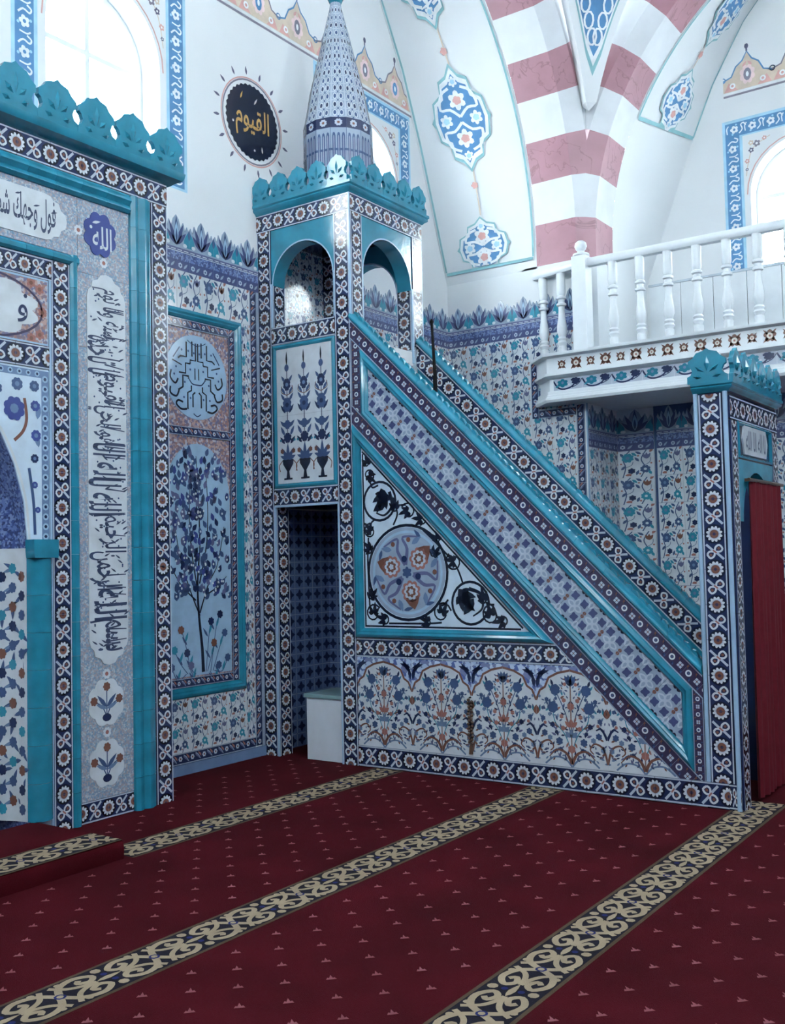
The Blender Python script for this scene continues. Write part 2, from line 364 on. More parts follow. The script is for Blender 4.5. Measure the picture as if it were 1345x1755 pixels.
def art_lattice(w=.225, p=.169):
    A = Art(rc(w, p), 'grayblue')
    def flower(x, y, s):
        for k in range(4):
            a = PI / 2 * k; A.stroke([(x, y), (x + s * .028 * math.cos(a - .55), y + s * .028 * math.sin(a - .55)), (x + s * .05 * math.cos(a), y + s * .05 * math.sin(a)), (x + s * .028 * math.cos(a + .55), y + s * .028 * math.sin(a + .55)), (x, y)], .011, 'palegray', 2, k=3)
        A.disc(x, y, .014, 'palegray', 3, 8)
    flower(0, 0, 1.15)
    for x in (-w / 2 + .002, w / 2 - .002): flower(x, p / 2 - .002, .95); flower(x, -p / 2 + .002, .95)
    for x, y in ((-.056, .043), (.056, .043), (-.056, -.043), (.056, -.043)):
        for q in range(4): A.leaf(x, y, .034, .030, PI / 2 * q + PI / 4, 'indigo', 1)
    for y in (-1, 1): A.leaf(0, y * (p / 2 - .004), .026, .02, 0, 'brown', 1).leaf(0, y * (p / 2 - .004), .026, .02, PI, 'brown', 1)
    for x in (-1, 1): A.leaf(x * (w / 2 - .004), 0, .03, .02, PI / 2, 'black', 1).leaf(x * (w / 2 - .004), 0, .03, .02, -PI / 2, 'black', 1)
    return A.clip([(1, 0, w / 2 - .001), (-1, 0, w / 2 - .001), (0, 1, p / 2 - .001), (0, -1, p / 2 - .001)])
A_LAT = art_lattice()
def art_floral(var=0, w=.24, h=.24):
    A = Art(rc(w, h), 'white')
    A.stroke([(-.09, -.12), (-.07, -.03), (-.085, .05), (-.04, .119)], .008, 'dblue', 0); A.stroke([(.03, -.12), (.06, -.04), (.035, .04), (.07, .119)], .008, 'dblue', 0)
    A.stroke([(-.07, -.03), (-.03, -.01), (-.02, .02)], .004, 'dblue', 0); A.stroke([(.05, -.02), (.09, .01), (.095, .05)], .004, 'dblue', 0)
    c1, c2, c3 = (('teal_leaf', 'dblue', 'purple'), ('dblue', 'teal_leaf', 'brown'))[var]
    A.scal(-.055, .055, .043, 8, .2, c1, 1); A.disc(-.055, .055, .014, 'midblue', 2, 8)
    A.scal(.06, -.05, .036, 8, .2, c2, 1); A.disc(.06, -.05, .011, 'white', 2, 8); A.scal(-.03, -.062, .026, 6, .25, 'navy', 1)
    for a in (-.5, 0, .5): A.leaf(.07, .04, .056, .024, PI / 2 + a, c3, 1)
    for x, y, a, m in ((-.1, -.05, .9, 'dblue'), (-.03, .1, -.7, 'teal_leaf'), (.02, .02, 2.2, 'dblue'), (.09, .095, 1.0, 'rust'), (.1, -.1, 2.0, 'teal_leaf'), (-.075, -.1, .2, 'rust'), (.0, -.1, 1.2, 'dblue'), (-.105, .1, -1, 'dblue'), (.035, .085, 2.6, 'dblue')):
        A.leaf(x, y, .048, .022, a, m, 1)
    for x, y in ((-.1, .005), (.015, .07), (.1, -.0), (-.04, -.1), (.025, -.09)): A.disc(x, y, .008, 'rust', 1, 6)
    return A.clip([(1, 0, w / 2 - .001), (-1, 0, w / 2 - .001), (0, 1, h / 2 - .001), (0, -1, h / 2 - .001)])
A_FL = [art_floral(0), art_floral(1)]
def art_guil(w=.085, p=.13):
    A = Art(rc(w, p), 'navy'); A.rect(-w / 2 + .001, -w / 2 + .008, -p / 2, p / 2, 'grayblue').rect(w / 2 - .008, w / 2 - .001, -p / 2, p / 2, 'grayblue')
    A.scal(0, -.032, .021, 6, .2, 'palegray', 1).disc(0, -.032, .009, 'brown', 2, 6); A.leaf(-.03, .0, .085, .02, .8, 'grayblue', 1).leaf(-.032, .03, .07, .016, .8, 'rust', 1).leaf(-.02, -.005, .07, .014, .95, 'purple', 2)
    return A.clip([(1, 0, w / 2 - .001), (-1, 0, w / 2 - .001), (0, 1, p / 2 - .001), (0, -1, p / 2 - .001)])
A_GUI = art_guil()
def art_frieze(w=.27):
    """band with a cut-out palmette crest; y 0 at its foot, crest about .42 high"""
    sil = [(-w / 2 + .001, 0), (w / 2 - .001, 0), (w / 2 - .001, .31), (.115, .36), (.095, .315), (.075, .385), (.05, .335), (.028, .40), (0, .435), (-.028, .40), (-.05, .335), (-.075, .385), (-.095, .315), (-.115, .36), (-w / 2 + .001, .31)]
    A = Art(None, 'palegray'); A.sil = sil
    A.rect(-w / 2, w / 2, .0, .08, 'indigo', 0)
    for i in (-1, 0): x = i * w / 2 + w / 4; A.scal(x - .03, .04, .022, 6, .2, 'palegray', 1).disc(x - .03, .04, .009, 'dblue', 2, 6).leaf(x + .005, .018, .06, .02, .8, 'grayblue', 1)
    A.rect(-w / 2, w / 2, .08, .145, 'mosaic_blue', 0); A.rect(-w / 2, w / 2, .145, .150, 'white', 1)
    for i in range(4): x = -w / 2 + w / 4 * (i + .5); A.rect(x - .024, x + .024, .158, .164, 'white', 1)
    A.rect(-w / 2, w / 2, .15, .178, 'purple', 0)
    for s in (-1, 1):
        A.poly(cr([(s * w / 2, .19), (s * w / 2 - s * .045, .20), (s * w / 2 - s * .055, .25), (s * w / 2 - s * .01, .32), (s * w / 2, .33)], 3), 'teal_leaf', 1)
        A.disc(s * (w / 2 - .045), .205, .021, 'white', 2, 8, .016); A.leaf(s * w / 2, .25, .1, .03, PI / 2, 'dblue', 2)
    for a, L in ((-.75, .15), (-.4, .19), (0, .235), (.4, .19), (.75, .15)): A.leaf(0, .195, L, .042, PI / 2 + a, 'indigo' if abs(a) > .1 else 'dblue', 1)
    A.leaf(0, .21, .17, .045, PI / 2, 'lblue', 2).leaf(0, .22, .11, .022, PI / 2, 'dblue', 3)
    return A
A_FRZ = art_frieze()
def frieze_mesh():
    mb = MB(); mb.prism(A_FRZ.sil, None, 0, .010, 'grayblue')
    B = A_FRZ.clip([(1, 0, .134), (-1, 0, .134)]); B.bt = .01; B.base = None
    return B.into(mb, lambda x, y, n: (x, y, n + .010)).mesh('frieze_tile')
def art_check(w=.22):
    A = Art(rc(w, w), 'slate')
    for i in range(2):
        for j in range(2):
            x, y = (i - .5) * w / 2, (j - .5) * w / 2
            for q in range(4): A.leaf(x, y, .045, .034, PI / 2 * q, 'navy', 1)
            A.rect(x - .05, x + .05, y + .052, y + .056, 'grayblue', 1).rect(x + .052, x + .056, y - .05, y + .05, 'grayblue', 1)
    return A
ME = {}
ME['ros'] = A_ROS.mesh('border_tile'); ME['flo'] = A_FLO.mesh('border_tile'); ME['lat'] = A_LAT.mesh('lattice_tile'); ME['fl0'] = A_FL[0].mesh('floral_tile'); ME['fl1'] = A_FL[1].mesh('floral_tile')
ME['gui'] = A_GUI.mesh('border_tile'); ME['frz'] = frieze_mesh(); ME['chk'] = art_check().mesh('check_tile')
ART = {'ros': (A_ROS, .15, .24, 'border_tile'), 'flo': (A_FLO, .125, .166, 'border_tile'), 'lat': (A_LAT, .225, .169, 'lattice_tile'), 'gui': (A_GUI, .085, .13, 'border_tile'), 'fl0': (A_FL[0], .24, .24, 'floral_tile'), 'fl1': (A_FL[1], .24, .24, 'floral_tile'), 'chk': (None, .22, .22, 'check_tile')}
def strip(kind, F, a, b, width, parent, n=0.0, count=None, hp=None):
    """run of tiles from a to b (frame u,v), of a given width; hp = half planes in (u,v) that cut it"""
    A, w0, p0, nm = ART[kind]; a = Vector(a); b = Vector(b); L = (b - a).length; k = count or max(1, round(L / (p0 * width / w0))); d = (b - a) / L; rot = math.atan2(d.y, d.x) - PI / 2
    for i in range(k):
        c = a + d * (L * (i + .5) / k); M = F.M(c.x, c.y, n, rot, width / w0, L / k / p0); me = ME[kind]
        if hp:
            cs = math.cos(rot); sn = math.sin(rot); sx = width / w0; sy = L / k / p0
            loc = [((A_ * cs + B_ * sn) * sx, (B_ * cs - A_ * sn) * sy, C_ - A_ * c.x - B_ * c.y) for A_, B_, C_ in hp]
            if any(a_ * x + b_ * y > c_ for a_, b_, c_ in loc for x, y in A.base):
                q = A.clip(loc)
                if not q or len(q.base) < 3: continue
                me = q.mesh(nm)
        link(nm, me, M, parent)
def fill(F, u0, u1, v0, v1, parent, n=0.0, size=.27, kinds=('fl0', 'fl1'), keep=None, hp=None):
    nu = max(1, round((u1 - u0) / size)); nv = max(1, round((v1 - v0) / size)); du = (u1 - u0) / nu; dv = (v1 - v0) / nv
    for i in range(nu):
        for j in range(nv):
            u = u0 + du * (i + .5); v = v0 + dv * (j + .5)
            if keep and not keep(u, v): continue
            kd = kinds[(i + j) % len(kinds)]; A, w0, p0, nm = ART[kd]; link(nm, ME[kd], F.M(u, v, n, 0, du / w0, dv / p0), parent)
def draw(A, F, name, parent, u=0, v=0, n=0.0, step=.0006, rot=0):
    M = F.M(u, v, n, rot); return link(name, A.mesh(name, None, step), M, parent)

# ================================================================== STRUCTURE
def st(o, label=None): return tag(o, label, None, None, 'structure')
st(MB().box(-9.7, 4.6, -9.2, .3, -.22, -.02, 'plaster').build('floor'), 'floor slab under the red carpet')
# -- windows on the qibla wall and the gallery wall
CZ, WR = 5.42, .52
def arch_outline(c, r=WR, z0=4.62, cz=CZ, n=20): return [(c - r, z0), (c + r, z0)] + circ(c, cz, r, 0, PI, n, False)
W1, W2, W3 = -1.61, 1.60, 3.41
wq = st(MB().prism([(-9.7, -.2), (3.85, -.2), (3.85, 8.2), (-9.7, 8.2)], FQ, -.34, 0, 'plaster', [arch_outline(W1), arch_outline(W2)]).build('wall_qibla'), 'white plaster wall with arched windows above the tiled zone')
wg = st(MB().prism([(1.6, 3.14), (9.2, 3.14), (9.2, 8.2), (1.6, 8.2)], FG, -.34, 0, 'plaster', [arch_outline(W3), arch_outline(W3 + 3.2)]).build('wall_gallery'), 'white wall at the back of the balcony')
FBK = Frame((0, -9.2, 0), (-1, 0, 0), (0, 1, 0)); FLF = Frame((-9.7, 0, 0), (0, 1, 0), (1, 0, 0))
def tall(c): return [(c - .65, 6.0), (c + .65, 6.0), (c + .65, 7.7), (c - .65, 7.7)]  # unseen wall openings, added and sized to bring daylight in high up
st(MB().prism([(-4.94, -.2), (10, -.2), (10, 8.2), (-4.94, 8.2)], FBK, -.3, 0, 'plaster', [tall(7.2), tall(3.6), tall(0)]).build('wall_back'), 'white wall behind the viewer, with unseen openings added for light')
st(MB().prism([(-9.19, -.2), (.34, -.2), (.34, 8.2), (-9.19, 8.2)], FLF, -.3, 0, 'plaster', [tall(-7.2), tall(-4.4), tall(-1.6)]).build('wall_left'), 'white wall far to the left, with unseen openings added for light')
st(MB().box(-10, 4.94, -9.5, .34, 8.201, 8.4, 'plaster').build('ceiling'), 'white ceiling high over the hall')
MB().fbox(FBK, -4.9, 9.6, 0, 4.2, .001, .03, 'mosaic_blue').build('added_dado', bpy.data.objects['wall_back']); MB().fbox(FLF, -9.1, -.02, 0, 4.2, .001, .03, 'mosaic_blue').build('added_dado', bpy.data.objects['wall_left'])  # unseen dark blue slabs added to cut light bouncing onto the lower hall
ws = st(MB().box(3.08, 4.6, -1.6, -.001, -.02, 4.62, 'plaster').build('wall_side'), 'side wall clad in flowered tiles beside the pulpit')
wr = st(MB().box(3.85, 4.94, -9.2, -1.601, -.02, 3.139, 'plaster').build('wall_recess'), 'tiled wall in the recess below the balcony')

def make_window(name, F, c, label):
    o = arch_outline(c, WR - .002, 4.622); i = arch_outline(c, WR - .07, 4.69)
    r = st(MB().prism(o, F, -.26, -.20, 'gloss_white', [i[::-1]]).build(name), label)
    MB().fbox(F, c - .02, c + .02, 4.69, CZ + WR - .07, -.25, -.21, 'gloss_white').build('mullion', r)
    MB().fbox(F, c - WR + .07, c - .021, CZ - .02, CZ + .02, -.25, -.21, 'gloss_white').build('glazing_bar', r); MB().fbox(F, c + .021, c + WR - .07, CZ - .02, CZ + .02, -.25, -.21, 'gloss_white').build('glazing_bar', r)
    for s in (-1, 1):
        x0, x1 = (c - WR + .07, c - .02) if s < 0 else (c + .02, c + WR - .07)
        MB().fbox(F, x0, x1, 4.69, CZ - .02, -.232, -.228, 'glass').build('pane', r)
        a = circ(c, CZ, WR - .07, PI if s < 0 else 0, PI / 2, 10, False); q = [(c + s * .02, CZ + .02)] + [(x, max(y, CZ + .02)) for x, y in a[:-1]] + [(c + s * .02, CZ + WR - .07)]
        MB().prism(q if s > 0 else q[::-1], F, -.232, -.228, 'glass').build('pane', r)
make_window('window_1', FQ, W1, 'bright arched window above the mihrab'); make_window('window_2', FQ, W2, 'bright arched window behind the conical spire'); make_window('window_3', FG, W3, 'arched window in the wall behind the white balustrade')

# -- painted window surrounds
def flower_run(A, x, y0, y1, hor=False):
    L = y1 - y0; k = max(1, round(L / .2))
    for i in range(k):
        t = y0 + L * (i + .5) / k; P = (lambda a, b: (t + b, x + a)) if hor else (lambda a, b: (x + a, t + b))
        q = P(0, 0); A.scal(q[0], q[1], .045, 5, .3, 'paint_white', 2); A.disc(q[0], q[1], .014, 'paint_blue', 3, 8)
        A.stroke([P(-.05, .05), P(-.01, .085), P(.04, .07), P(.055, .1), P(.02, .12)], .014, 'paint_white', 2, k=3)
        A.stroke([P(.05, -.06), P(.02, -.08), P(-.04, -.075)], .012, 'paint_white', 2, k=3)
        for s in (-1, 1): r_ = P(s * .05, s * .02); A.disc(r_[0], r_[1], .012, 'paint_sky', 2, 6)
def surround(F, c, parent):
    A = Art(); o = .785; i = .60; zt, zb = 6.25, 4.54
    def side(x0, x1, y0, y1): A.rect(x0, x1, y0, y1, 'paint_blue', 1)
    for s in (-1, 1):
        xa, xb = sorted((c + s * i, c + s * o)); A.rect(xa - .012, xb + .012, zb, zt + .012, 'paint_sky', 0); side(xa + .018, xb - .018, zb + .02, zt - .02); flower_run(A, (xa + xb) / 2, zb + .02, zt - .2)
    A.rect(c - i, c + i, zt - .185, zt + .012, 'paint_sky', 0); side(c - i - .02, c + i + .02, zt - .17, zt - .02); flower_run(A, zt - .095, c - o + .02, c + o - .02, True)
    # spandrels above the arch
    for s in (-1, 1):
        a = circ(c, CZ, WR + .035, 0, PI / 2, 8, False); P = [(c + s * (x - c), y) for x, y in a if y < zt - .2]
        A.stroke(P, .012, 'paint_rose', 1, smooth=False)
        for x, y, m, r_ in ((.50, .47, 'paint_dark', .03), (.44, .53, 'paint_gray', .04), (.545, .36, 'paint_rose', .028), (.36, .57, 'paint_rose', .026), (.55, .27, 'paint_dark', .018), (.5, .55, 'paint_sand', .03)):
            A.scal(c + s * x, CZ + y, r_, 5, .35, m, 1); A.disc(c + s * x, CZ + y, r_ * .35, 'paint_white', 2, 6)
        A.stroke([(c + s * .56, CZ + .2), (c + s * .53, CZ + .36), (c + s * .47, CZ + .5), (c + s * .3, CZ + .585)], .008, 'paint_sand', 0)
    draw(A, F, 'painted_border', parent, 0, 0, .001)
surround(FQ, W1, wq); surround(FQ, W2, wq); surround(FG, W3, wg)

# -- painted lunette friezes above the windows
def lunettes(F, u0, u1, zb, parent, first=0.0):
    A = Art(); A.rect(u0, u1, zb, zb + .022, 'paint_gray', 1); A.rect(u0, u1, zb + .03, zb + .05, 'paint_white', 1)
    p = .52; z = zb + .055; k = int((u1 - u0) / p) + 1
    for i in range(k):
        c = u0 + p * (i + .5) + first
        L = [(c - p / 2, z), (c + p / 2, z), (c + p / 2, z + .13), (c + .17, z + .16), (c + .12, z + .26), (c + .05, z + .31), (c, z + .40), (c - .05, z + .31), (c - .12, z + .26), (c - .17, z + .16), (c - p / 2, z + .13)]
        A.poly(L, 'paint_sand', 0); A.stroke(L[2:], .016, 'paint_gray' if i % 2 else 'paint_blue', 2, smooth=False)
        A.stroke([(c, z + .40), (c, z + .47)], .018, 'paint_dark', 2, smooth=False); A.disc(c, z + .455, .022, 'paint_dark', 3, 8, .03)
        A.scal(c, z + .15, .085, 8, .2, 'paint_pink', 1, ry=.11); A.disc(c, z + .15, .042, 'paint_blue' if i % 2 else 'paint_gray', 2, 10, .07); A.disc(c, z + .15, .016, 'paint_white', 3, 8, .03)
        for s in (-1, 1):
            A.disc(c + s * .16, z + .06, .032, 'paint_white', 2, 10); A.disc(c + s * .16, z + .06, .015, 'paint_rose', 3, 8); A.poly([(c + s * .1, z + .005), (c + s * .25, z + .005), (c + s * .2, z + .1)], 'paint_rose', 1); A.ring(c + s * p / 2, z + .14, .026, .011, 'paint_blue', 3, 10)
            A.leaf(c + s * .05, z + .24, .07, .03, PI / 2 + s * .7, 'paint_rose', 2)
    A = A.clip([(1, 0, u1), (-1, 0, -u0)]); draw(A, F, 'painted_frieze', parent, 0, 0, .001)
lunettes(FQ, -2.8, 2.44, 6.27, wq); lunettes(FG, 2.64, 5.24, 6.52, wg)

# -- the corner pier and its two arches
R1 = 3.0; Z0 = 4.85
def th(z): return math.asin(max(0, min(.999, (z - Z0) / R1)))
def off(t): return R1 * (1 - math.cos(t))
def zz(z): return z if z < Z0 else Z0 + R1 * math.sin(th(z))
BK = [(4.6, 0), (5.314, .267), (6.0, .525), (6.712, .83), (7.309, 1.175), (7.8, 1.6), (8.2, 2.2)]
def back_off(z):
    for (a, x), (b, y) in zip(BK, BK[1:]):
        if z <= b: return x + (y - x) * max(0, (z - a)) / (b - a)
    return BK[-1][1]
ZS = [4.6 + .1 * i for i in range(33)]
def soff1(s, z): # s 0 at the qibla wall .. 1 at the stripe edge
    return Vector((3.08 - (back_off(z) * (1 - s) + off(th(z)) * s), -1.1 * s, z))
def soff2(s, z): return Vector((4.6 - .94 * s, -1.70 - ((back_off(z)) * (1 - s) + off(th(z)) * s), z))
wp = st(MB().grid([[soff1(s / 6, z) for s in range(7)] for z in ZS], 'plaster').build('wall_pier', smooth=40), 'corner pier carrying two marble banded arches')
MB().grid([[soff2(s / 6, z) for s in range(6, -1, -1)] for z in [3.6, 4.1] + ZS], 'plaster').build('arch_soffit', wp, smooth=40)
MB().prism([(3.0801, -1.1), (3.0801, -1.55), (3.23, -1.70), (3.66, -1.70), (3.66, -1.1)][::-1], None, 3.6, 4.62, 'gloss_white').build('pier_base', wp)
CZS = [4.62, 5.05, 5.47, 5.86, 6.23, 6.56, 6.90, 7.20, 7.48, 7.7]
for i in range(len(CZS) - 1):
    m = 'marble_pink' if i % 2 == 0 else 'marble_white'; zs = [CZS[i] + (CZS[i + 1] - CZS[i]) * k / 3 for k in range(4)]
    a = []; b = []
    for z in zs:
        t = th(z); x = 3.08 - off(t); c, d = math.cos(t), math.sin(t); rr = .15 if i >= 1 else .07
        a.append([(x, -1.1, z), (x, -1.55, z), (x + rr * c, -1.55 - rr, z + rr * d), (x + .5 * c, -1.55 - rr, z + .5 * d)])
        y = -1.70 - off(t); b.append([(3.08, y + .5 * c, z + .5 * d), (3.08, y + .15 * c, z + .15 * d), (3.23, y, z), (3.66, y, z)])
    MB().grid(a, m).build('marble_block', wp, smooth=20); MB().grid(b if i >= 3 else [r[1:] for r in b], m).build('marble_block', wp, smooth=20)
# painted ornament of the two soffits
def on_soffit(fn, A, name, n0=.012):
    def f(u, v, n):
        p = fn(u, v); e = .02; a = fn(u + e, v) - p; b = fn(u, v + e) - p; k = b.cross(a).normalized()
        if k.dot(Vector((-6.5, -5.9, 1.6)) - p) < 0: k = -k
        return p + k * (n + n0)
    mb = MB(); z = 4.6
    while z < 8:
        A.clip([(0, 1, z + .1), (0, -1, -z)]).into(mb, f, .0025); z += .1
    return mb.build(name, wp)
def lobed(A, u, v, w, h, l=0):
    A.poly([(u + w * a, v + h * b) for a, b in ((0, 1.0), (.22, .8), (.5, .72), (.55, .48), (.85, .36), (.9, .1), (1.0, 0), (.9, -.1), (.85, -.36), (.55, -.48), (.5, -.72), (.22, -.8), (0, -1.0), (-.22, -.8), (-.5, -.72), (-.55, -.48), (-.85, -.36), (-.9, -.1), (-1, 0), (-.9, .1), (-.85, .36), (-.55, .48), (-.5, .72), (-.22, .8))], 'paint_teal', l)
    for sc, m in ((.93, 'paint_white'), (.82, 'paint_blue')): 
        A.poly([(u + w * sc * a, v + h * sc * b) for a, b in ((0, 1.0), (.22, .8), (.5, .72), (.55, .48), (.85, .36), (.95, 0), (.85, -.36), (.55, -.48), (.5, -.72), (.22, -.8), (0, -1.0), (-.22, -.8), (-.5, -.72), (-.55, -.48), (-.85, -.36), (-.95, 0), (-.85, .36), (-.55, .48), (-.5, .72), (-.22, .8))], m, l + (1 if sc > .9 else 2))
    for x, y, r in ((0, .35, .3), (0, -.35, .3), (.5, 0, .22), (-.5, 0, .22), (0, .68, .16), (0, -.68, .16)):
        A.scal(u + w * x, v + h * y, w * r, 6, .35, 'paint_white', l + 3, ry=w * r * 1.1); A.scal(u + w * x, v + h * y, w * r * .5, 5, .2, 'paint_rose' if abs(y) == .35 else 'paint_sky', l + 4)
    for s in (-1, 1):
        for q in (-1, 1): A.stroke([(u, v + q * h * .05), (u + s * w * .3, v + q * h * .2), (u + s * w * .62, v + q * h * .22), (u + s * w * .5, v + q * h * .48), (u + s * w * .2, v + q * h * .58)], w * .09, 'paint_white', l + 3, k=3)
def soffit_art(top, meds, ends):
    A = Art()
    for x in (.03, .97): A.stroke([(x, 4.72 + .1 * i) for i in range(int((top - 4.7) * 10))], .018, 'paint_teal', 0, smooth=False)
    return A
A = soffit_art(7.7, 0, 0); A.rect(.03, .97, 4.70, 4.722, 'paint_teal', 0)
A.stroke([(.48, 5.25 + .12 * i) for i in range(17)], .012, 'paint_sand', 0, smooth=False)
lobed(A, .47, 6.18, .28, .50, 1); lobed(A, .47, 4.93, .28, .31, 1); lobed(A, .47, 7.40, .28, .45, 1)
for z in (5.55, 6.78): A.scal(.47, z, .035, 5, .3, 'paint_rose', 1)
A = A.clip([(0, -1, -4.735)]); A.rect(.03, .97, 4.70, 4.73, 'paint_teal', 0); on_soffit(soff1, A, 'painted_panel')
A = Art()
for x in (.03, .97): A.stroke([(x, 6.17 + .1 * i) for i in range(16)], .022, 'paint_teal', 0, smooth=False)
A.rect(.03, .97, 6.15, 6.185, 'paint_teal', 0); A.stroke([(.5, 6.5 + .12 * i) for i in range(9)], .012, 'paint_sand', 0, smooth=False)
lobed(A, .5, 6.42, .26, .32, 1); lobed(A, .5, 7.28, .26, .36, 1); A.scal(.5, 6.86, .035, 5, .3, 'paint_rose', 1)
A = A.clip([(0, -1, -6.15)]); on_soffit(soff2, A, 'painted_panel')
# -- pendentive between the arches
def pend(s, t, pr):
    c, d = math.cos(t), math.sin(t); z = Z0 + R1 * d + .15 * d
    e1 = Vector((3.08 - off(t) + .15 * c, -1.70, z)); e2 = Vector((3.08, -1.70 - off(t) + .15 * c, z)); p = e1.lerp(e2, .10 + .64 * s)
    return p + Vector((-.707, -.707, -.15)).normalized() * (pr + .10 * off(t) * 0)
T0 = .42; TS = [T0 + (1.25 - T0) * i / 12 for i in range(13)]
mb = MB(); mb.grid([[pend(s / 6, t, .10) for s in range(7)] for t in TS], 'plaster')
mb.grid([[pend(0, t, -.05), pend(0, t, .10)] for t in TS], 'plaster'); mb.grid([[pend(1, t, .10), pend(1, t, -.05)] for t in TS], 'plaster')
tip = pend(.5, T0, .03) + Vector((0, 0, -.07)); mb.grid([[tip] * 7, [pend(s / 6, T0, .10) for s in range(7)]], 'plaster'); mb.poly([tip, pend(0, T0, .1), pend(0, T0, -.05)], 'plaster'); mb.poly([tip, pend(1, T0, -.05), pend(1, T0, .1)], 'plaster')
ce = mb.build('pendentive', wp, smooth=50)
def pend_patch(name, m, ta, marg, pr):
    rows = []
    for i in range(13):
        t = ta + (1.25 - ta) * i / 12; wd = (pend(0, t, 0) - pend(1, t, 0)).length; k = marg / wd
        k = .499 if i == 0 else min(.499, k); rows.append([pend(k + (1 - 2 * k) * j / 6, t, pr) for j in range(7)])
    MB().grid(rows, m).build(name, ce, smooth=50)
pend_patch('painted_panel', 'paint_teal', .50, .075, .103); pend_patch('painted_panel', 'paint_white', .53, .092, .105); pend_patch('painted_panel', 'paint_blue', .56, .108, .107)
mb = MB()
for i in range(12):
    t = .62 + .05 * i; wd = (pend(0, t, 0) - pend(1, t, 0)).length
    for k in ([.5] if wd < .38 else [.16 / wd + .02, 1 - .16 / wd - .02]):
        c = pend(k, t, .112); ax = (pend(1, t, 0) - pend(0, t, 0)).normalized(); ay = (pend(.5, t + .02, 0) - pend(.5, t, 0)).normalized()
        Art().ring(0, 0, .045, .02, 'paint_white', 0, 10, .075).into(mb, lambda x, y, n: c + ax * x + ay * y + Vector((-.7, -.7, 0)) * n)
mb.build('painted_chain', ce)

# -- wall tiles: qibla wall between mihrab and pulpit
fill(FQ, -1.50, -.125, 3.60, 3.90, wq, size=.29); fill(FQ, -.24, -.125, .16, 3.60, wq, size=.24); fill(FQ, -1.5, -.24, .17, .575, wq, size=.22)
strip('gui', FQ, (-.083, .09), (-.083, 3.90), .085, wq); strip('gui', FQ, (-1.5, .125), (-.13, .125), .085, wq)
MB().fbox(FQ, -1.55, -.001, .0, .08, 0, .022, 'midblue').build('baseboard', wq); MB().fbox(FQ, -.04, -.001, .08, 3.90, 0, .012, 'grayblue').build('edge_strip', wq)
for i in range(6): link('frieze_tile', ME['frz'], FQ.M(-.135 - .27 * i, 3.90, 0), wq)
# kiosk back, and from the pulpit to the corner
for i in range(8): link('frieze_tile', ME['frz'], FQ.M(1.08 + .125 + .25 * i, 3.90, 0, 0, .926), wq)
fill(FQ, 1.08, 3.08, 1.5, 3.90, wq, size=.24); fill(FQ, .16, .92, 3.45, 4.41, wq, size=.19)
# side wall
for i in range(6): link('frieze_tile', ME['frz'], FS.M(.1333 + .2667 * i, 3.90, 0, 0, .985), ws)
fill(FS, 0, 1.5, .15, 3.90, ws, size=.27, keep=lambda u, v: v > 2.55 - .984 * u)
strip('gui', FS, (1.545, .1), (1.545, 3.13), .085, ws, .0005); strip('gui', FS, (1.09, 3.07), (1.50, 3.07), .085, ws, .014); strip('gui', FS, (1.05, 3.03), (1.05, 3.60), .085, ws, .014)
# recess under the balcony
for F, u0, u1, pr in ((FR, 3.10, 3.84, ws), (FB, 1.61, 2.01, wr), (FB, 2.06, 5.30, wr)):
    nn = .05 if u0 == 2.06 else 0.0
    fill(F, u0, u1, .14, 2.70, pr, n=nn, size=.27)
    k = round((u1 - u0) / .27); wd = (u1 - u0) / k
    for i in range(k): link('frieze_tile', ME['frz'], F.M(u0 + wd * (i + .5), 2.70, nn, 0, wd / .27), pr)
MB().fbox(FB, 2.03, 5.4, .0, 3.139, 0, .05, 'dblue').build('tile_backing', wr)
MB().fbox(FR, 3.081, 3.10, .0, 3.139, 0, .012, 'lblue').build('edge_strip', ws)

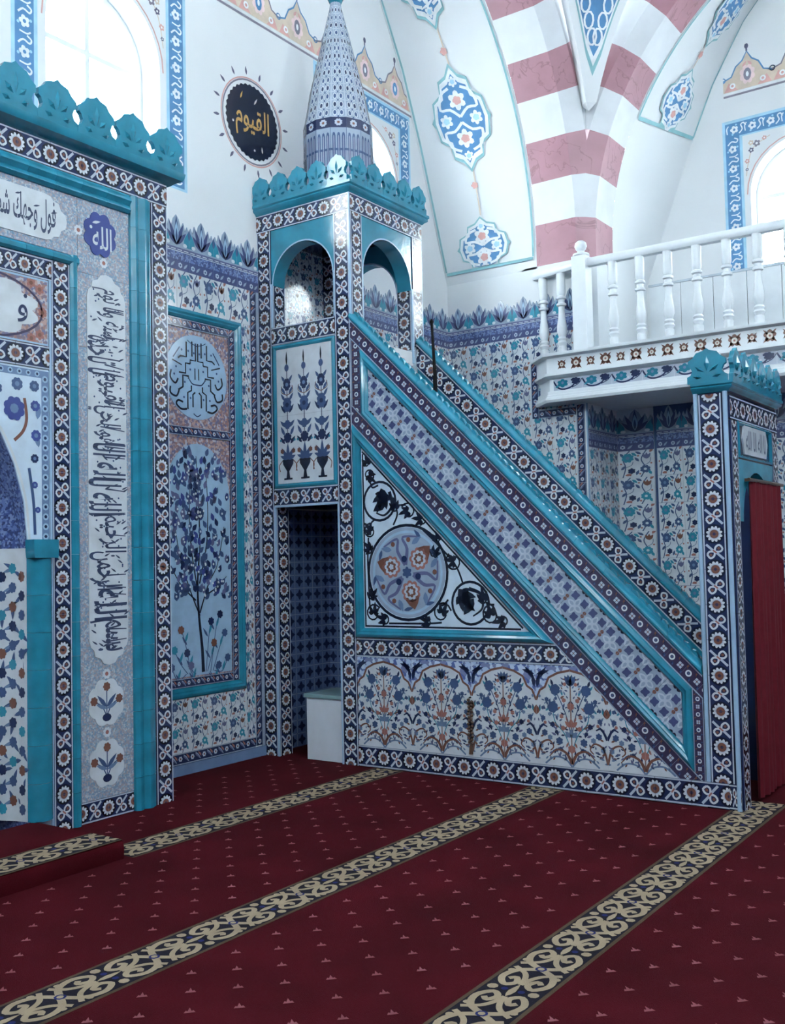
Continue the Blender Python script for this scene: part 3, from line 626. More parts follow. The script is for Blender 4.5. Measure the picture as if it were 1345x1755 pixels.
# ================================================================== CARPET
def trefoil(A, x, y, s=1.0):
    q = .7071; A.poly([(x + q * (a + b), y + q * (b - a)) for a, b in ((-.021, -.017), (.021, -.017), (.014, .002), (.007, -.003), (0, .027), (-.007, -.003), (-.014, .002))], 'carpet_pink', 0)
def stripe_art(L):
    A = Art(); A.rect(0, L, -.135, .135, 'carpet_olive', 0); A.rect(0, L, -.118, .118, 'carpet_black', 1); p = .46
    for i in range(int(L / p) + 1):
        x = i * p
        for s in (-1, 1):
            q_ = .06 if s > 0 else 0.0
            A.stroke([(x, 0), (x + .05, s * .075), (x + .13, s * .098), (x + .19, s * .06), (x + .16, s * .025), (x + .115, s * .045), (x + .135, s * .068)], .030, 'carpet_cream', 2 + 0.12 + q_, .024, k=4)
            A.stroke([(x + p, 0), (x + p - .05, s * .075), (x + p - .13, s * .098), (x + p - .19, s * .06), (x + p - .16, s * .025), (x + p - .115, s * .045), (x + p - .135, s * .068)], .030, 'carpet_cream', 2 + 0.24 + q_, .024, k=4)
            A.stroke([(x + .02, s * .10), (x + .06, s * .04), (x + .11, s * .012), (x + .17, 0)], .023, 'carpet_cream', 2 + 0.36 + q_, k=4); A.stroke([(x + p - .02, s * .10), (x + p - .06, s * .04), (x + p - .11, s * .012), (x + p - .17, 0)], .023, 'carpet_cream', 2 + 0.48 + q_, k=4)
            A.disc(x + .06, s * .095, .016, 'carpet_cream', 2 + 0.60 + q_, 8); A.disc(x + p - .06, s * .095, .016, 'carpet_cream', 2 + 0.72 + q_, 8)
            A.disc(x + p / 2, s * .085, .022, 'carpet_cream', 2 + 0.84 + q_, 8); A.disc(x + p / 2, s * .035, .014, 'carpet_blue', 3.6, 8)
        A.leaf(x + .17, 0, .12, .03, 0, 'carpet_cream', 3.4); A.disc(x + p, 0, .024, 'carpet_blue', 3.8, 8); A.disc(x, 0, .014, 'carpet_cream', 4.4, 8)
    return A.clip([(1, 0, L), (-1, 0, 0)])
FLO = Frame((0, 0, 0), (1, 0, 0), (0, 0, 1))
def floor_draw(A, name, parent, x, y, z):
    return link(name, A.mesh(name, None, .0007), Matrix.Translation((x, y, z)), parent)
cp = tag(link('prayer_carpet', MB().box(-9.69, 3.08, -9.19, -.001, -.019, 0, 'carpet_red').mesh('prayer_carpet')), 'dark red prayer carpet with cream scroll stripes covering the floor', 'carpet')
SA = stripe_art(7.3)
for y in (-1.275, -2.605, -4.0, -5.35): 
    L = 2.62 if y == -1.275 else 7.3
    if L < 7: floor_draw(SA.clip([(1, 0, 2.62)]), 'stripe', cp, -2.64, y, 0)
    else: floor_draw(SA, 'stripe', cp, -7.25 if y > -3.9 else -7.0, y, 0)
A = Art(); k = 0
for j in range(46):
    y = -.35 - j * .125
    if min(abs(y - s) for s in (-1.275, -2.605, -4.0, -5.35)) < .175: continue
    for i in range(30):
        x = -6.6 + i * .25 + (.125 if j % 2 else 0)
        if x > -.06 and y > -3.97: continue
        if x < -1.56 and y > -.62: continue
        if x < -2.6 and y > -1.45: continue
        if x < -5.0 and y > -1.5: continue
        trefoil(A, x, y)
tag(floor_draw(A, 'woven_motifs', cp, 0, 0, .0002), kind='stuff')
sp = thing('carpeted_step', (-3.6, -.95, 0), 'low step covered in red striped carpet in front of the mihrab', 'step')
mb = MB(); mb.grid([[(x, y, z) for x in (-5.6, -2.68)] for y, z in ((-1.375, .001), (-1.38, .06), (-1.37, .088), (-1.35, .1), (-.58, .1))], 'carpet_red'); mb.grid([[(-2.68, y, z) for z in (.001, .1)] for y in (-1.36, -.58)], 'carpet_red')
mb.box(-5.6, -2.681, -1.35, -.58, .001, .099, 'carpet_red'); mb.build('step_body', sp, smooth=50)
floor_draw(SA.clip([(1, 0, 2.85)]), 'stripe', sp, -5.53, -1.23, .1006)

# ================================================================== MIHRAB
mh = thing('mihrab', (-3.45, -.285, 0), 'tall tiled prayer niche with teal mouldings and calligraphy panel at left', 'mihrab')
NA = [(-2.71, 1.75), (-2.735, 2.0), (-2.80, 2.22), (-2.90, 2.42), (-3.05, 2.58), (-3.22, 2.68), (-3.45, 2.74)]
NR = [(-6.9 - x, y) for x, y in NA][::-1]
MB().prism([(-5.326, 0), (-4.19, 0), (-4.19, 1.75)] + NR[::-1][1:] + NA[::-1][1:] + [(-2.71, 0), (-1.574, 0), (-1.574, 4.25), (-5.326, 4.25)], FM, -.568, 0, 'grout', side='mosaic_blue').build('mihrab_body', mh)
nb = [[(-3.45 + .74 * math.cos(a), -.565 + .50 * math.sin(a), z) for a in [PI * i / 16 for i in range(17)]] for z in (.1, 1.72, 2.2, 2.745)]
MB().grid(nb[1:], 'mosaic_blue').grid(nb[:2], 'white').build('niche_back', mh, smooth=60)
A = Art()
for i in range(14):
    for j in range(13):
        x = .05 + i * .085; y = .17 + j * .115 + (.05 if i % 2 else 0); A.scal(x, y, .034, 7, .2, ('dblue', 'navy', 'brown', 'dblue', 'teal_leaf')[(i * 2 + j) % 5], 1); A.leaf(x, y, .08, .028, 1.0 + j, 'dblue', 0).leaf(x, y, .08, .028, -1.3 + i, 'midblue', 0)
tag(link('niche_flowers', A.mesh('niche_flowers', lambda u, v, n: (-3.45 + (.738 - n) * math.cos(u / .62), -.565 + (.498 - n) * math.sin(u / .62), v), .001), None, mh), kind='stuff')
strip('ros', FM, (-1.646, .0), (-1.646, 4.09), .144, mh); strip('ros', FM, (-1.574, 4.17), (-3.494, 4.17), .155, mh)
# teal fluted pilaster and lintel
pf = [(-.09, 0), (-.085, .022), (-.06, .042), (-.032, .034), (-.018, .022), (-.004, .03), (.02, .046), (.05, .04), (.068, .024), (.084, .022), (.09, 0)]
mb = MB(); mb.grid([[(x, y, h) for x, h in pf] for y in (-.104, .104)][::-1], 'teal'); mb.poly([(x, .104, h) for x, h in pf][::-1], 'teal'); mb.poly([(x, -.104, h) for x, h in pf], 'teal'); ME['pil'] = mb.mesh('moulding_tile', 35)
def run(key, F, a, b, parent, name='moulding_tile', pitch=.21, sx=1.0):
    a = Vector(a); b = Vector(b); L = (b - a).length; k = max(1, round(L / pitch)); d = (b - a) / L; rot = math.atan2(d.y, d.x) - PI / 2
    for i in range(k): c = a + d * (L * (i + .5) / k); link(name, ME[key], F.M(c.x, c.y, 0, rot, sx, L / k / .21), parent)
run('pil', FM, (-1.822, .0), (-1.822, 4.085), mh); run('pil', FM, (-1.915, 4.02), (-3.5, 4.02), mh, sx=.75)
p2 = [(-.032, 0), (-.03, .015), (-.015, .03), (.01, .03), (.028, .016), (.032, 0)]
mb = MB(); mb.grid([[(x, y, h) for x, h in p2] for y in (-.104, .104)][::-1], 'teal'); mb.poly([(x, .104, h) for x, h in p2][::-1], 'teal'); mb.poly([(x, -.104, h) for x, h in p2], 'teal'); ME['bead'] = mb.mesh('moulding_tile', 35)
run('bead', FM, (-2.365, .0), (-2.365, 3.57), mh); run('bead', FM, (-2.333, 3.538), (-3.5, 3.538), mh)
# mosaic field
for i in range(16):
    v0 = .135 + (3.955 - .135) * i / 16; v1 = .135 + (3.955 - .135) * (i + 1) / 16; MB().fbox(FM, -2.331, -1.915, v0 + .001, v1 - .001, 0, .008, 'mosaic_gray').build('mosaic_tile', mh)
for i in range(5): MB().fbox(FM, -2.333 - .234 * (i + 1) + .001, -2.333 - .234 * i - .001, 3.572, 3.954, 0, .008, 'mosaic_gray').build('mosaic_tile', mh)
strip('ros', FM, (-1.92, .07), (-2.335, .07), .13, mh, count=2)
def ogee(x, y0, y1, w): 
    L = [(w, y0 + .16), (w, y1 - .16), (w * .93, y1 - .12), (w * .78, y1 - .10), (w * .72, y1 - .06), (w * .45, y1 - .045), (w * .3, y1 - .012), (0, y1)]
    lo = [(a, y0 + y1 - b) for a, b in L[2:]]; return [(x + a, b) for a, b in [(w, y0 + .16), (w, y1 - .16)] + L[2:] + [(-a, b) for a, b in L[2:-1]][::-1] + [(-w, y1 - .16), (-w, y0 + .16)] + [(-a, b) for a, b in lo] + lo[:-1][::-1]]
pl = MB().prism(ogee(-2.11, .97, 3.50, .155), FM, .008, .014, 'white').build('calligraphy_plate', mh)
A = Art(); words = ['بسم', 'الله', 'الرحمن', 'الرحيم', 'الله لا', 'اله الا', 'هو الحي', 'القيوم', 'لا تاخذه', 'سنة ولا نوم']
wl = [.21, .2, .25, .25, .24, .24, .25, .22, .25, .33]; y = 1.06; kk = (3.40 - 1.06) / sum(wl)
for i, (t, L) in enumerate(zip(words, wl)):
    L *= kk; A.text(t, -2.115 + (.018 if i % 2 else -.018), y + L / 2, L * 1.03, .265, 'ink', 1, -PI / 2)
    for q in range(9): A.leaf(-2.235 + .25 * random.random(), y + L * random.random(), .05, .012, random.choice((.4, .5, 2.6)), 'ink', 0); A.disc(-2.235 + .25 * random.random(), y + L * random.random(), .007, 'dblue', 0, 6)
    for q in range(2): z_ = y + L * random.random(); A.stroke([(-2.13, z_), (-1.97, z_ + random.uniform(-.015, .015))], .011, 'ink', 0, .006, smooth=False)
    y += L
draw(A, FM, 'calligraphy', pl, 0, 0, .0142)
for z in (.735, .352):
    o = MB().prism([(-2.135 + .145 * (1 - .12 * (1 - abs(math.sin(4 * a)))) * math.cos(a), z + .155 * (1 - .12 * (1 - abs(math.sin(4 * a)))) * math.sin(a)) for a in [2 * PI * i / 48 for i in range(48)]], FM, .008, .013, 'white').build('flower_plate', mh)
    A = Art()
    for s in (-1, 1): A.stroke([(-2.135, z - .09), (-2.135 + s * .04, z - .02), (-2.135 + s * .1, z + .01)], .008, 'dblue', 0).scal(-2.135 + s * .1, z + .015, .03, 7, .2, 'brown', 1).leaf(-2.135, z - .03, .11, .03, PI / 2 + s * .75, 'dblue', 1).leaf(-2.135, z - .04, .09, .028, PI / 2 + s * 1.2, 'midblue', 1)
    A.stroke([(-2.135, z - .09), (-2.135, z + .08)], .008, 'dblue', 0).scal(-2.135, z + .1, .03, 7, .2, 'brown', 1).disc(-2.135, z - .095, .036, 'navy', 1, 10, .026)
    draw(A, FM, 'flower_spray', o, 0, 0, .0132)
for u, v in ((-2.13, .915), (-2.13, .545), (-2.125, 3.575), (-2.365 + .04, 3.745)): draw(Art().scal(0, 0, .034, 8, .2, 'white', 0).disc(0, 0, .014, 'rust', 1, 8), FM, 'small_flower', mh, u, v, .0086 if u != -2.325 else .0092)
o = MB().prism([(-2.155 + .135 * (.84 + .16 * abs(math.sin(4 * a))) * math.cos(a), 3.755 + .15 * (.84 + .16 * abs(math.sin(4 * a))) * math.sin(a)) for a in [2 * PI * i / 48 for i in range(48)]], FM, .008, .014, 'cobalt').build('name_medallion', mh)
draw(Art().text('الله', -2.14, 3.735, .155, .15, 'white', 1).leaf(-2.22, 3.82, .07, .02, .3, 'white', 1).disc(-2.23, 3.79, .012, 'white', 1, 6), FM, 'calligraphy', o, 0, 0, .0142)
o = MB().prism([(b, a) for a, b in ogee(3.765, -3.45, -2.415, .145)][::-1], FM, .008, .014, 'white').build('calligraphy_plate', mh)
A = Art().text('فول وجهك شطر', -2.73, 3.765, .46, .215, 'ink', 1).text('المسجد الحرام', -3.18, 3.765, .40, .215, 'ink', 1)
for q in range(8): A.leaf(-3.3 + .8 * random.random(), 3.68 + .18 * random.random(), .05, .012, .3, 'ink', 0)
draw(A, FM, 'calligraphy', o, 0, 0, .0142)
# inner frame
strip('ros', FM, (-2.465, .0), (-2.465, 3.50), .135, mh); strip('ros', FM, (-2.533, 3.435), (-3.49, 3.435), .13, mh); strip('ros', FM, (-2.55, 2.885), (-3.51, 2.885), .14, mh)
MB().fbox(FM, -2.552, -2.535, 0, 3.37, 0, .013, 'lblue').build('edge_strip', mh)
o = MB().fbox(FM, -3.5, -2.556, 2.957, 3.368, 0, .01, 'mosaic_rust').build('arabesque_panel', mh)
A = Art(); A.scal(-3.05, 3.16, .44, 10, .14, 'white', 1, ry=.19); A.ring(-3.05, 3.16, .45, .014, 'plum', 2, 28, .2)
for x, y in ((-2.62, 3.30), (-2.62, 3.02), (-2.68, 3.33), (-2.60, 3.16), (-2.68, 2.99)): A.scal(x, y, .034, 6, .3, 'rust', 2).disc(x, y, .014, 'brown', 3, 6)
A.text('و', -2.74, 3.13, .07, .11, 'navy', 3).disc(-2.72, 3.24, .014, 'navy', 3, 6); A.stroke([(-3.49, 2.965), (-2.562, 2.965), (-2.562, 3.36), (-3.49, 3.36)], .012, 'lblue', 3, smooth=False)
draw(A, FM, 'arabesque', o, 0, 0, .0105)
o = MB().prism([(-2.556, 1.75), (-2.556, 2.81), (-3.45, 2.81)] + NA[::-1], FM, 0, .01, 'pale').build('arch_spandrel', mh)
A = Art(); A.rect(-2.61, -2.558, 1.76, 2.80, 'midblue', 0); A.rect(-3.45, -2.61, 2.755, 2.80, 'midblue', 0)
for i in range(17): A.disc(-2.584, 1.79 + .06 * i, .022, 'lblue', 1, 8).disc(-2.584, 1.79 + .06 * i, .011, 'navy', 2, 6)
for i in range(13): A.disc(-2.64 - .062 * i, 2.778, .018, 'lblue', 1, 8).disc(-2.64 - .062 * i, 2.778, .009, 'navy', 2, 6)
for x, y, r, m in ((-2.66, 2.70, .035, 'dblue'), (-2.655, 2.58, .034, 'cobalt'), (-2.65, 2.40, .036, 'cobalt'), (-2.66, 2.26, .028, 'navy'), (-2.78, 2.70, .04, 'dblue'), (-2.80, 2.55, .075, 'cobalt'), (-2.92, 2.66, .04, 'dblue'), (-2.66, 2.1, .022, 'cobalt'), (-2.64, 1.95, .02, 'cobalt'), (-3.1, 2.73, .02, 'dblue')): A.scal(x, y, r, 8, .15, m, 2).disc(x, y, r * .4, 'midblue', 3, 8)
A.stroke([(-2.73, 2.62), (-2.715, 2.5), (-2.74, 2.42), (-2.80, 2.36)], .02, 'brown', 1).stroke([(-2.66, 1.8), (-2.67, 2.0), (-2.70, 2.2)], .02, 'dblue', 1).leaf(-2.64, 2.5, .1, .04, 1.4, 'midblue', 1).leaf(-2.63, 2.33, .1, .04, 1.8, 'midblue', 1)
A.stroke([(x + .012, y) for x, y in NA], .016, 'white', 2)
draw(A, FM, 'spandrel_flowers', o, 0, 0, .0105)
# teal column of the niche
mb = MB(); mb.grid([[(.08 * math.cos(a), y, .075 * math.sin(a)) for a in [PI * i / 10 for i in range(11)]] for y in (-.104, .104)], 'teal'); mb.poly([(.08 * math.cos(PI * i / 10), .104, .075 * math.sin(PI * i / 10)) for i in range(11)][::-1], 'teal'); ME['col'] = mb.mesh('column_tile', 40)
run('col', FM, (-2.632, .1), (-2.632, 1.66), mh, 'column_tile', .22); MB().prism([(-2.715, 1.66), (-2.548, 1.66), (-2.545, 1.70), (-2.545, 1.77), (-2.72, 1.77), (-2.72, 1.70)], FM, 0, .085, 'teal').build('capital', mh)
# cornice and crest
pr = [(0, 4.245), (.03, 4.25), (.05, 4.27), (.085, 4.285), (.095, 4.305), (.10, 4.335), (-.1, 4.335)]
MB().sweep([(-5.33, -.57), (-1.574, -.57), (-1.574, -.02)], pr, 'teal').build('cornice', mh, smooth=40)
def crest_art(w, h, t):
    o = [(.5, 0), (.5, .20), (.41, .25), (.37, .36), (.41, .47), (.475, .52), (.47, .66), (.34, .76), (.26, .88), (.09, .93), (0, 1.0)]
    P = [(-x * w * .995, y * h) for x, y in o] + [(x * w * .995, y * h) for x, y in o[::-1][1:]]
    mb = MB().prism(P[::-1], None, 0, t, 'teal')
    for x, y, L, a in ((0, .3, .5, PI / 2), (.05, .3, .3, PI / 2 - .8), (-.05, .3, .3, PI / 2 + .8), (.12, .15, .22, .3), (-.12, .15, .22, PI - .3)):
        c, d = math.cos(a), math.sin(a); X, Y = x * w, y * h; q = L * h; s = .07 * w
        base = [(X, Y), (X + q * .5 * c - s * d, Y + q * .5 * d + s * c), (X + q * c, Y + q * d), (X + q * .5 * c + s * d, Y + q * .5 * d - s * c)]; tp = (X + q * .5 * c, Y + q * .5 * d, t + .018)
        for i in range(4): j = (i + 1) % 4; mb.poly([(base[j][0], base[j][1], t - .001), (base[i][0], base[i][1], t - .001), tp][::1], 'teal')
    return mb
ME['crm'] = crest_art(.30, .29, .035).mesh('crest_tile'); ME['crk'] = crest_art(.20, .235, .03).mesh('crest_tile'); ME['crp'] = crest_art(.185, .22, .028).mesh('crest_tile')
for i in range(8): link('crest_tile', ME['crm'], FM.M(-1.63 - .30 * i, 4.335, .05), mh)

# ================================================================== TALL TILE PANEL (tree)
tp = thing('tree_panel', (-.75, 0, .58), 'tall teal framed tile panel with blossoming tree under a calligraphy roundel', 'tile panel')
fr = [(0, 0), (0, .018), (.012, .034), (.03, .04), (.045, .03), (.055, .034), (.07, .022), (.078, .012), (.08, .0)]
MB().frame(FQ, [(-1.26, .578), (-.24, .578), (-.24, 3.60), (-1.26, 3.60)], fr, 'teal').build('frame', tp, smooth=35)
o = MB().fbox(FQ, -1.18, -.32, .658, 3.52, 0, .008, 'mosaic_rust').build('backing_tiles', tp)
for u in (-1.145, -.355): strip('gui', FQ, (u, .66), (u, 3.52), .07, tp, .006)
for v in (3.485, .695, 2.64): strip('gui', FQ, (-1.11, v), (-.39, v), .07, tp, .006)
ro = MB().prism(circ(-.75, 3.075, .335, n=36), FQ, .008, .014, 'lblue').build('roundel', tp)
A = Art(); c0, z0 = -.75, 3.075
for s in (-1, 1):
    X = lambda a: c0 + s * a; q = lambda P, w=.014: A.stroke([(X(a), z0 + b) for a, b in P], w, 'black', 1, smooth=False)
    q([(.012, .27), (.012, .13), (.07, .13), (.07, .10)]); q([(.05, .28), (.05, .16)]); q([(.11, .27), (.11, .15), (.17, .15), (.2, .13)]); q([(.07, .10), (.12, .10), (.12, .02), (.19, .02)])
    q([(.09, -.02), (.09, .0), (.15, .0), (.15, -.09), (.20, -.12)], .016); q([(.045, -.30 + .06), (.045, -.14), (.02, -.12)]); q([(.10, -.26), (.10, -.13), (.06, -.11), (.06, -.07)]); q([(.02, .07), (.02, -.02)], .010)
    A.stroke([(X(.11), z0 - .26), (X(.17), z0 - .265), (X(.22), z0 - .23), (X(.20), z0 - .20), (X(.15), z0 - .21)], .016, 'black', 1); A.stroke([(X(.20), z0 - .03), (X(.23), z0 - .07), (X(.28), z0 - .03), (X(.27), z0 + .03)], .015, 'black', 1)
    A.stroke([(X(.19), z0 - .12), (X(.22), z0 - .17), (X(.28), z0 - .15), (X(.28), z0 - .10)], .016, 'black', 1); A.stroke([(X(0), z0 - .06), (X(.05), z0 - .055), (X(.085), z0 - .02)], .010, 'navy', 1); A.stroke([(X(0), z0 + .25), (X(.06), z0 + .265), (X(.1), z0 + .285)], .006, 'navy', 1); A.stroke([(X(.18), z0 + .22), (X(.25), z0 + .13)], .01, 'navy', 1); A.stroke([(X(.16), z0 + .08), (X(.26), z0 + .11)], .01, 'black', 1)
    for a, b in ((.07, .055), (.09, .20), (.16, .20), (.22, .06), (.07, -.17), (.14, -.17), (.24, -.0), (.03, .19), (.13, -.05)): A.disc(X(a), z0 + b, .010, 'dblue', 1, 6)
A.stroke([(c0 - .04, z0 - .29), (c0, z0 - .31), (c0 + .04, z0 - .29)], .008, 'navy', 1)
draw(A, FQ, 'calligraphy', ro, 0, 0, .0142)
TC = -.75; ar = MB().prism([(TC - .35, .74), (TC + .35, .74), (TC + .35, 2.12)] + [(TC + .35 * math.cos(a), 2.12 + .43 * math.sin(a)) for a in [PI * i / 16 for i in range(1, 16)]] + [(TC - .35, 2.12)], FQ, .008, .014, 'lblue').build('arched_field', tp)
A = Art(); rnd = random.Random(3)
A.stroke([(TC + .03, .76), (TC + .02, .95), (TC - .01, 1.2), (TC - .02, 1.45), (TC + .01, 1.75)], .035, 'black', 1, .012)
br = [[(TC, 1.2), (TC - .1, 1.4), (TC - .2, 1.65), (TC - .26, 1.95)], [(TC, 1.22), (TC + .1, 1.45), (TC + .2, 1.6), (TC + .28, 1.9)], [(TC - .02, 1.4), (TC - .08, 1.7), (TC - .1, 2.0), (TC - .08, 2.3)], [(TC, 1.45), (TC + .08, 1.75), (TC + .1, 2.05), (TC + .08, 2.4)], [(TC + .01, 1.75), (TC, 2.1), (TC - .02, 2.45)], [(TC + .05, 1.35), (TC + .2, 1.42), (TC + .3, 1.5)], [(TC - .04, 1.32), (TC - .2, 1.45), (TC - .3, 1.6)]]
for b in br: A.stroke(b, .014, 'black', 1, .005)
for i in range(330):
    x = TC + rnd.uniform(-.32, .32); y = rnd.uniform(1.35, 2.5)
    if y > 2.1 and ((x - TC) / .33) ** 2 + ((y - 2.12) / .41) ** 2 > 1: continue
    A.leaf(x, y - .03, .07, .042, rnd.uniform(.7, 2.4), rnd.choice(('dblue', 'dblue', 'cobalt', 'navy', 'purple')), 2)
    if i % 3 == 0: A.disc(x, y, .010, 'white', 3, 6)
for x, y, m in ((-.2, 1.1, 'brown'), (.15, .98, 'brown'), (.22, 1.2, 'navy'), (-.14, .92, 'navy'), (.27, 1.05, 'dblue'), (-.27, .95, 'teal_leaf'), (.12, 1.15, 'navy'), (.3, .85, 'dblue'), (-.3, .82, 'dblue'), (-.1, .82, 'purple'), (.2, .8, 'dblue')):
    A.scal(TC + x, y, .034, 7, .2, m, 2).stroke([(TC + x, y), (TC + x * .8, y - .1), (TC + x * .5, .76)], .007, 'dblue', 1); A.leaf(TC + x * .8, y - .1, .09, .025, 1.2, 'teal_leaf', 1).leaf(TC + x * .7, y - .12, .09, .022, 2.2, 'dblue', 1)
tag(draw(A, FQ, 'blossom_tree', ar, 0, 0, .0142), kind='stuff')

# ================================================================== MEDALLION ON THE WHITE WALL
md = thing('calligraphy_medallion', (-.044, 0, 5.375), 'round black medallion with gold script and painted rays on white wall', 'medallion')
mc, mz = -.044, 5.375
d_ = MB().prism([(mc + .325 * (.96 + .04 * abs(math.sin(18 * a))) * math.cos(a), mz + .325 * (.96 + .04 * abs(math.sin(18 * a))) * math.sin(a)) for a in [2 * PI * i / 72 for i in range(72)]], FQ, 0, .006, 'black').build('disc', md)
draw(Art().text('القيوم', mc, mz - .01, .42, .30, 'gold', 0), FQ, 'script', d_, 0, 0, .0065)
for mk in (Art().leaf(mc - .15, mz + .16, .08, .018, 1.2, 'gold', 0), Art().leaf(mc + .02, mz + .16, .08, .018, 1.0, 'cream', 0), Art().leaf(mc + .12, mz - .24, .06, .02, 1.7, 'cream', 0), Art().disc(mc - .24, mz - .06, .012, 'cream', 0, 6), Art().disc(mc + .02, mz - .24, .012, 'cream', 0, 6)): draw(mk, FQ, 'script_mark', d_, 0, 0, .0065)
draw(Art().ring(mc, mz, .358, .014, 'paint_gray', 0, 40).ring(mc, mz, .375, .012, 'paint_rose', 0, 40), FQ, 'painted_ring', md, 0, 0, .001)
for i in range(16):
    a = 2 * PI * (i + .4) / 16; draw(Art().leaf(mc + .40 * math.cos(a), mz + .40 * math.sin(a), .075, .026, a, 'paint_dark', 0), FQ, 'painted_ray', md, 0, 0, .001)

# ================================================================== MINBAR
KW = 1.04; SL = .984
mn = thing('minbar', (.52, -1.97, 0), 'tall tiled pulpit with teal stair rail, arched kiosk and conical spire', 'pulpit')
CL = lambda c: (SL, 1, c)                  # half plane  v + SL*u <= c
CG = lambda c: (-SL, -1, -c)               # half plane  v + SL*u >= c
UL = lambda u: (1, 0, u)
UG = lambda u: (-1, 0, -u)
VG = lambda v: (0, -1, -v)
cs = math.cos(math.atan(SL))
MB().prism([(.985, 0), (3.72, 0), (3.72, 4.49 - SL * 3.72), (.985, 4.49 - SL * .985)], FX, -.12, -.001, 'grout').build('stair_side', mn)
MB().prism([(.985, 0), (3.72, 0), (3.72, 4.45 - SL * 3.72), (.985, 4.45 - SL * .985)], FF, -.09, 0, 'teal').build('stair_side', mn)
for i in range(11):
    u = .985 + .2486 * i; MB().fbox(FX, u, u + .2486, 0, 2.78 - .2446 * i, -.949, -.121, 'marble_white').build('step', mn)
def diag(kind, F, c, wv, u0, u1, hp, n=0.0):
    """sloping tile strip whose centre line is v = c - SL*u, of vertical height wv"""
    e = .2; strip(kind, F, (u0 - e, c - SL * (u0 - e)), (u1 + e, c - SL * (u1 + e)), wv * cs, mn, n, None, hp)
diag('flo', FX, 4.4125, .155, .985, 3.72, [UG(.985), UL(3.72)])
diag('lat', FX, 4.0725, .329, 1.15, 3.58, [UG(1.15), UL(3.58)])
diag('flo', FX, 3.73, .16, .985, 3.65, [UG(.985), UL(3.72), VG(.165), CL(3.81)])
strip('flo', FX, (1.0325, 2.5), (1.0325, 3.4), .095, mn, 0, None, [CL(4.335), CG(3.81)]); strip('flo', FX, (3.685, .165), (3.685, .85), .07, mn, 0, None, [CL(4.335), CG(3.81)])
tf = [(0, 0), (0, .02), (.01, .036), (.028, .044), (.042, .034), (.05, .036), (.062, .024), (.07, .012), (.07, 0)]
MB().frame(FX, [(1.08, 3.81 - SL * 1.08), (3.65, 3.81 - SL * 3.65), (3.65, 4.335 - SL * 3.65), (1.08, 4.335 - SL * 1.08)], tf, 'teal').build('teal_frame', mn, smooth=35)
MB().frame(FX, [(.988, 1.0), ((3.65 - 1.0) / SL, 1.0), (.988, 3.65 - SL * .988)], [(a * 1.1, b * 1.15) for a, b in tf], 'teal').build('teal_frame', mn, smooth=35)
# triangular arabesque panel
o = MB().prism([(1.05, 1.07), (2.50, 1.07), (1.05, 2.50)], FX, 0, .008, 'pale').build('triangle_panel', mn)
A = Art(); IN = 'black'
A.rect(1.072, 1.086, 1.085, 2.44, IN, 1); A.rect(1.072, 2.44, 1.085, 1.099, IN, 1); A.stroke([(1.072, 3.515 - SL * 1.072), (2.455, 3.515 - SL * 2.455)], .014, IN, 1, smooth=False)
rc_, rz_ = 1.478, 1.505
A.disc(rc_, rz_, .345, 'grayblue', 0, 36); A.ring(rc_, rz_, .36, .022, IN, 2, 40); A.ring(rc_, rz_, .31, .02, 'lblue', 1, 36)
for k in range(3):
    a = .75 + 2 * PI / 3 * k; x, y = rc_ + .15 * math.cos(a), rz_ + .15 * math.sin(a)
    A.leaf(x - .02 * math.cos(a), y - .02 * math.sin(a), .16, .13, a, 'brown', 2); A.scal(x, y, .088, 9, .18, 'rust', 2); A.scal(x, y, .066, 9, .2, 'palegray', 3); A.scal(x, y, .046, 7, .25, 'brown', 4); A.scal(x, y, .024, 5, .3, 'palegray', 5)
    b = a + PI / 3; A.disc(rc_ + .105 * math.cos(b), rz_ + .105 * math.sin(b), .026, 'navy', 3, 10)
    for s in (-1, 1):
        A.stroke([(rc_ + .06 * math.cos(b), rz_ + .06 * math.sin(b)), (rc_ + .18 * math.cos(b + s * .25), rz_ + .18 * math.sin(b + s * .25)), (rc_ + .27 * math.cos(b + s * .1), rz_ + .27 * math.sin(b + s * .1)), (rc_ + .29 * math.cos(b + s * .6), rz_ + .29 * math.sin(b + s * .6))], .034, 'purple', 2, .012)
        A.leaf(rc_ + .22 * math.cos(b + s * .45), rz_ + .22 * math.sin(b + s * .45), .10, .045, b + s * 1.2, 'midblue', 3); A.disc(rc_ + .25 * math.cos(b + s * .3), rz_ + .25 * math.sin(b + s * .3), .020, 'brown', 3, 8); A.leaf(rc_ + .29 * math.cos(a + s * .35), rz_ + .29 * math.sin(a + s * .35), .09, .03, a + PI / 2, 'dblue', 2)
A.scal(rc_, rz_, .045, 6, .3, 'dblue', 3)
def palm(x, y, s, a):
    for q, L in ((0, .16), (.7, .12), (-.7, .12), (1.5, .085), (-1.4, .085)): A.leaf(x, y, L * s, .055 * s, a + q, IN, 2, .25 * (1 if q > 0 else -1))
def scroll(x, y, r, a0, t, w=.016): A.spiral(x, y, r, a0, t, IN, w, 1, .30, False)
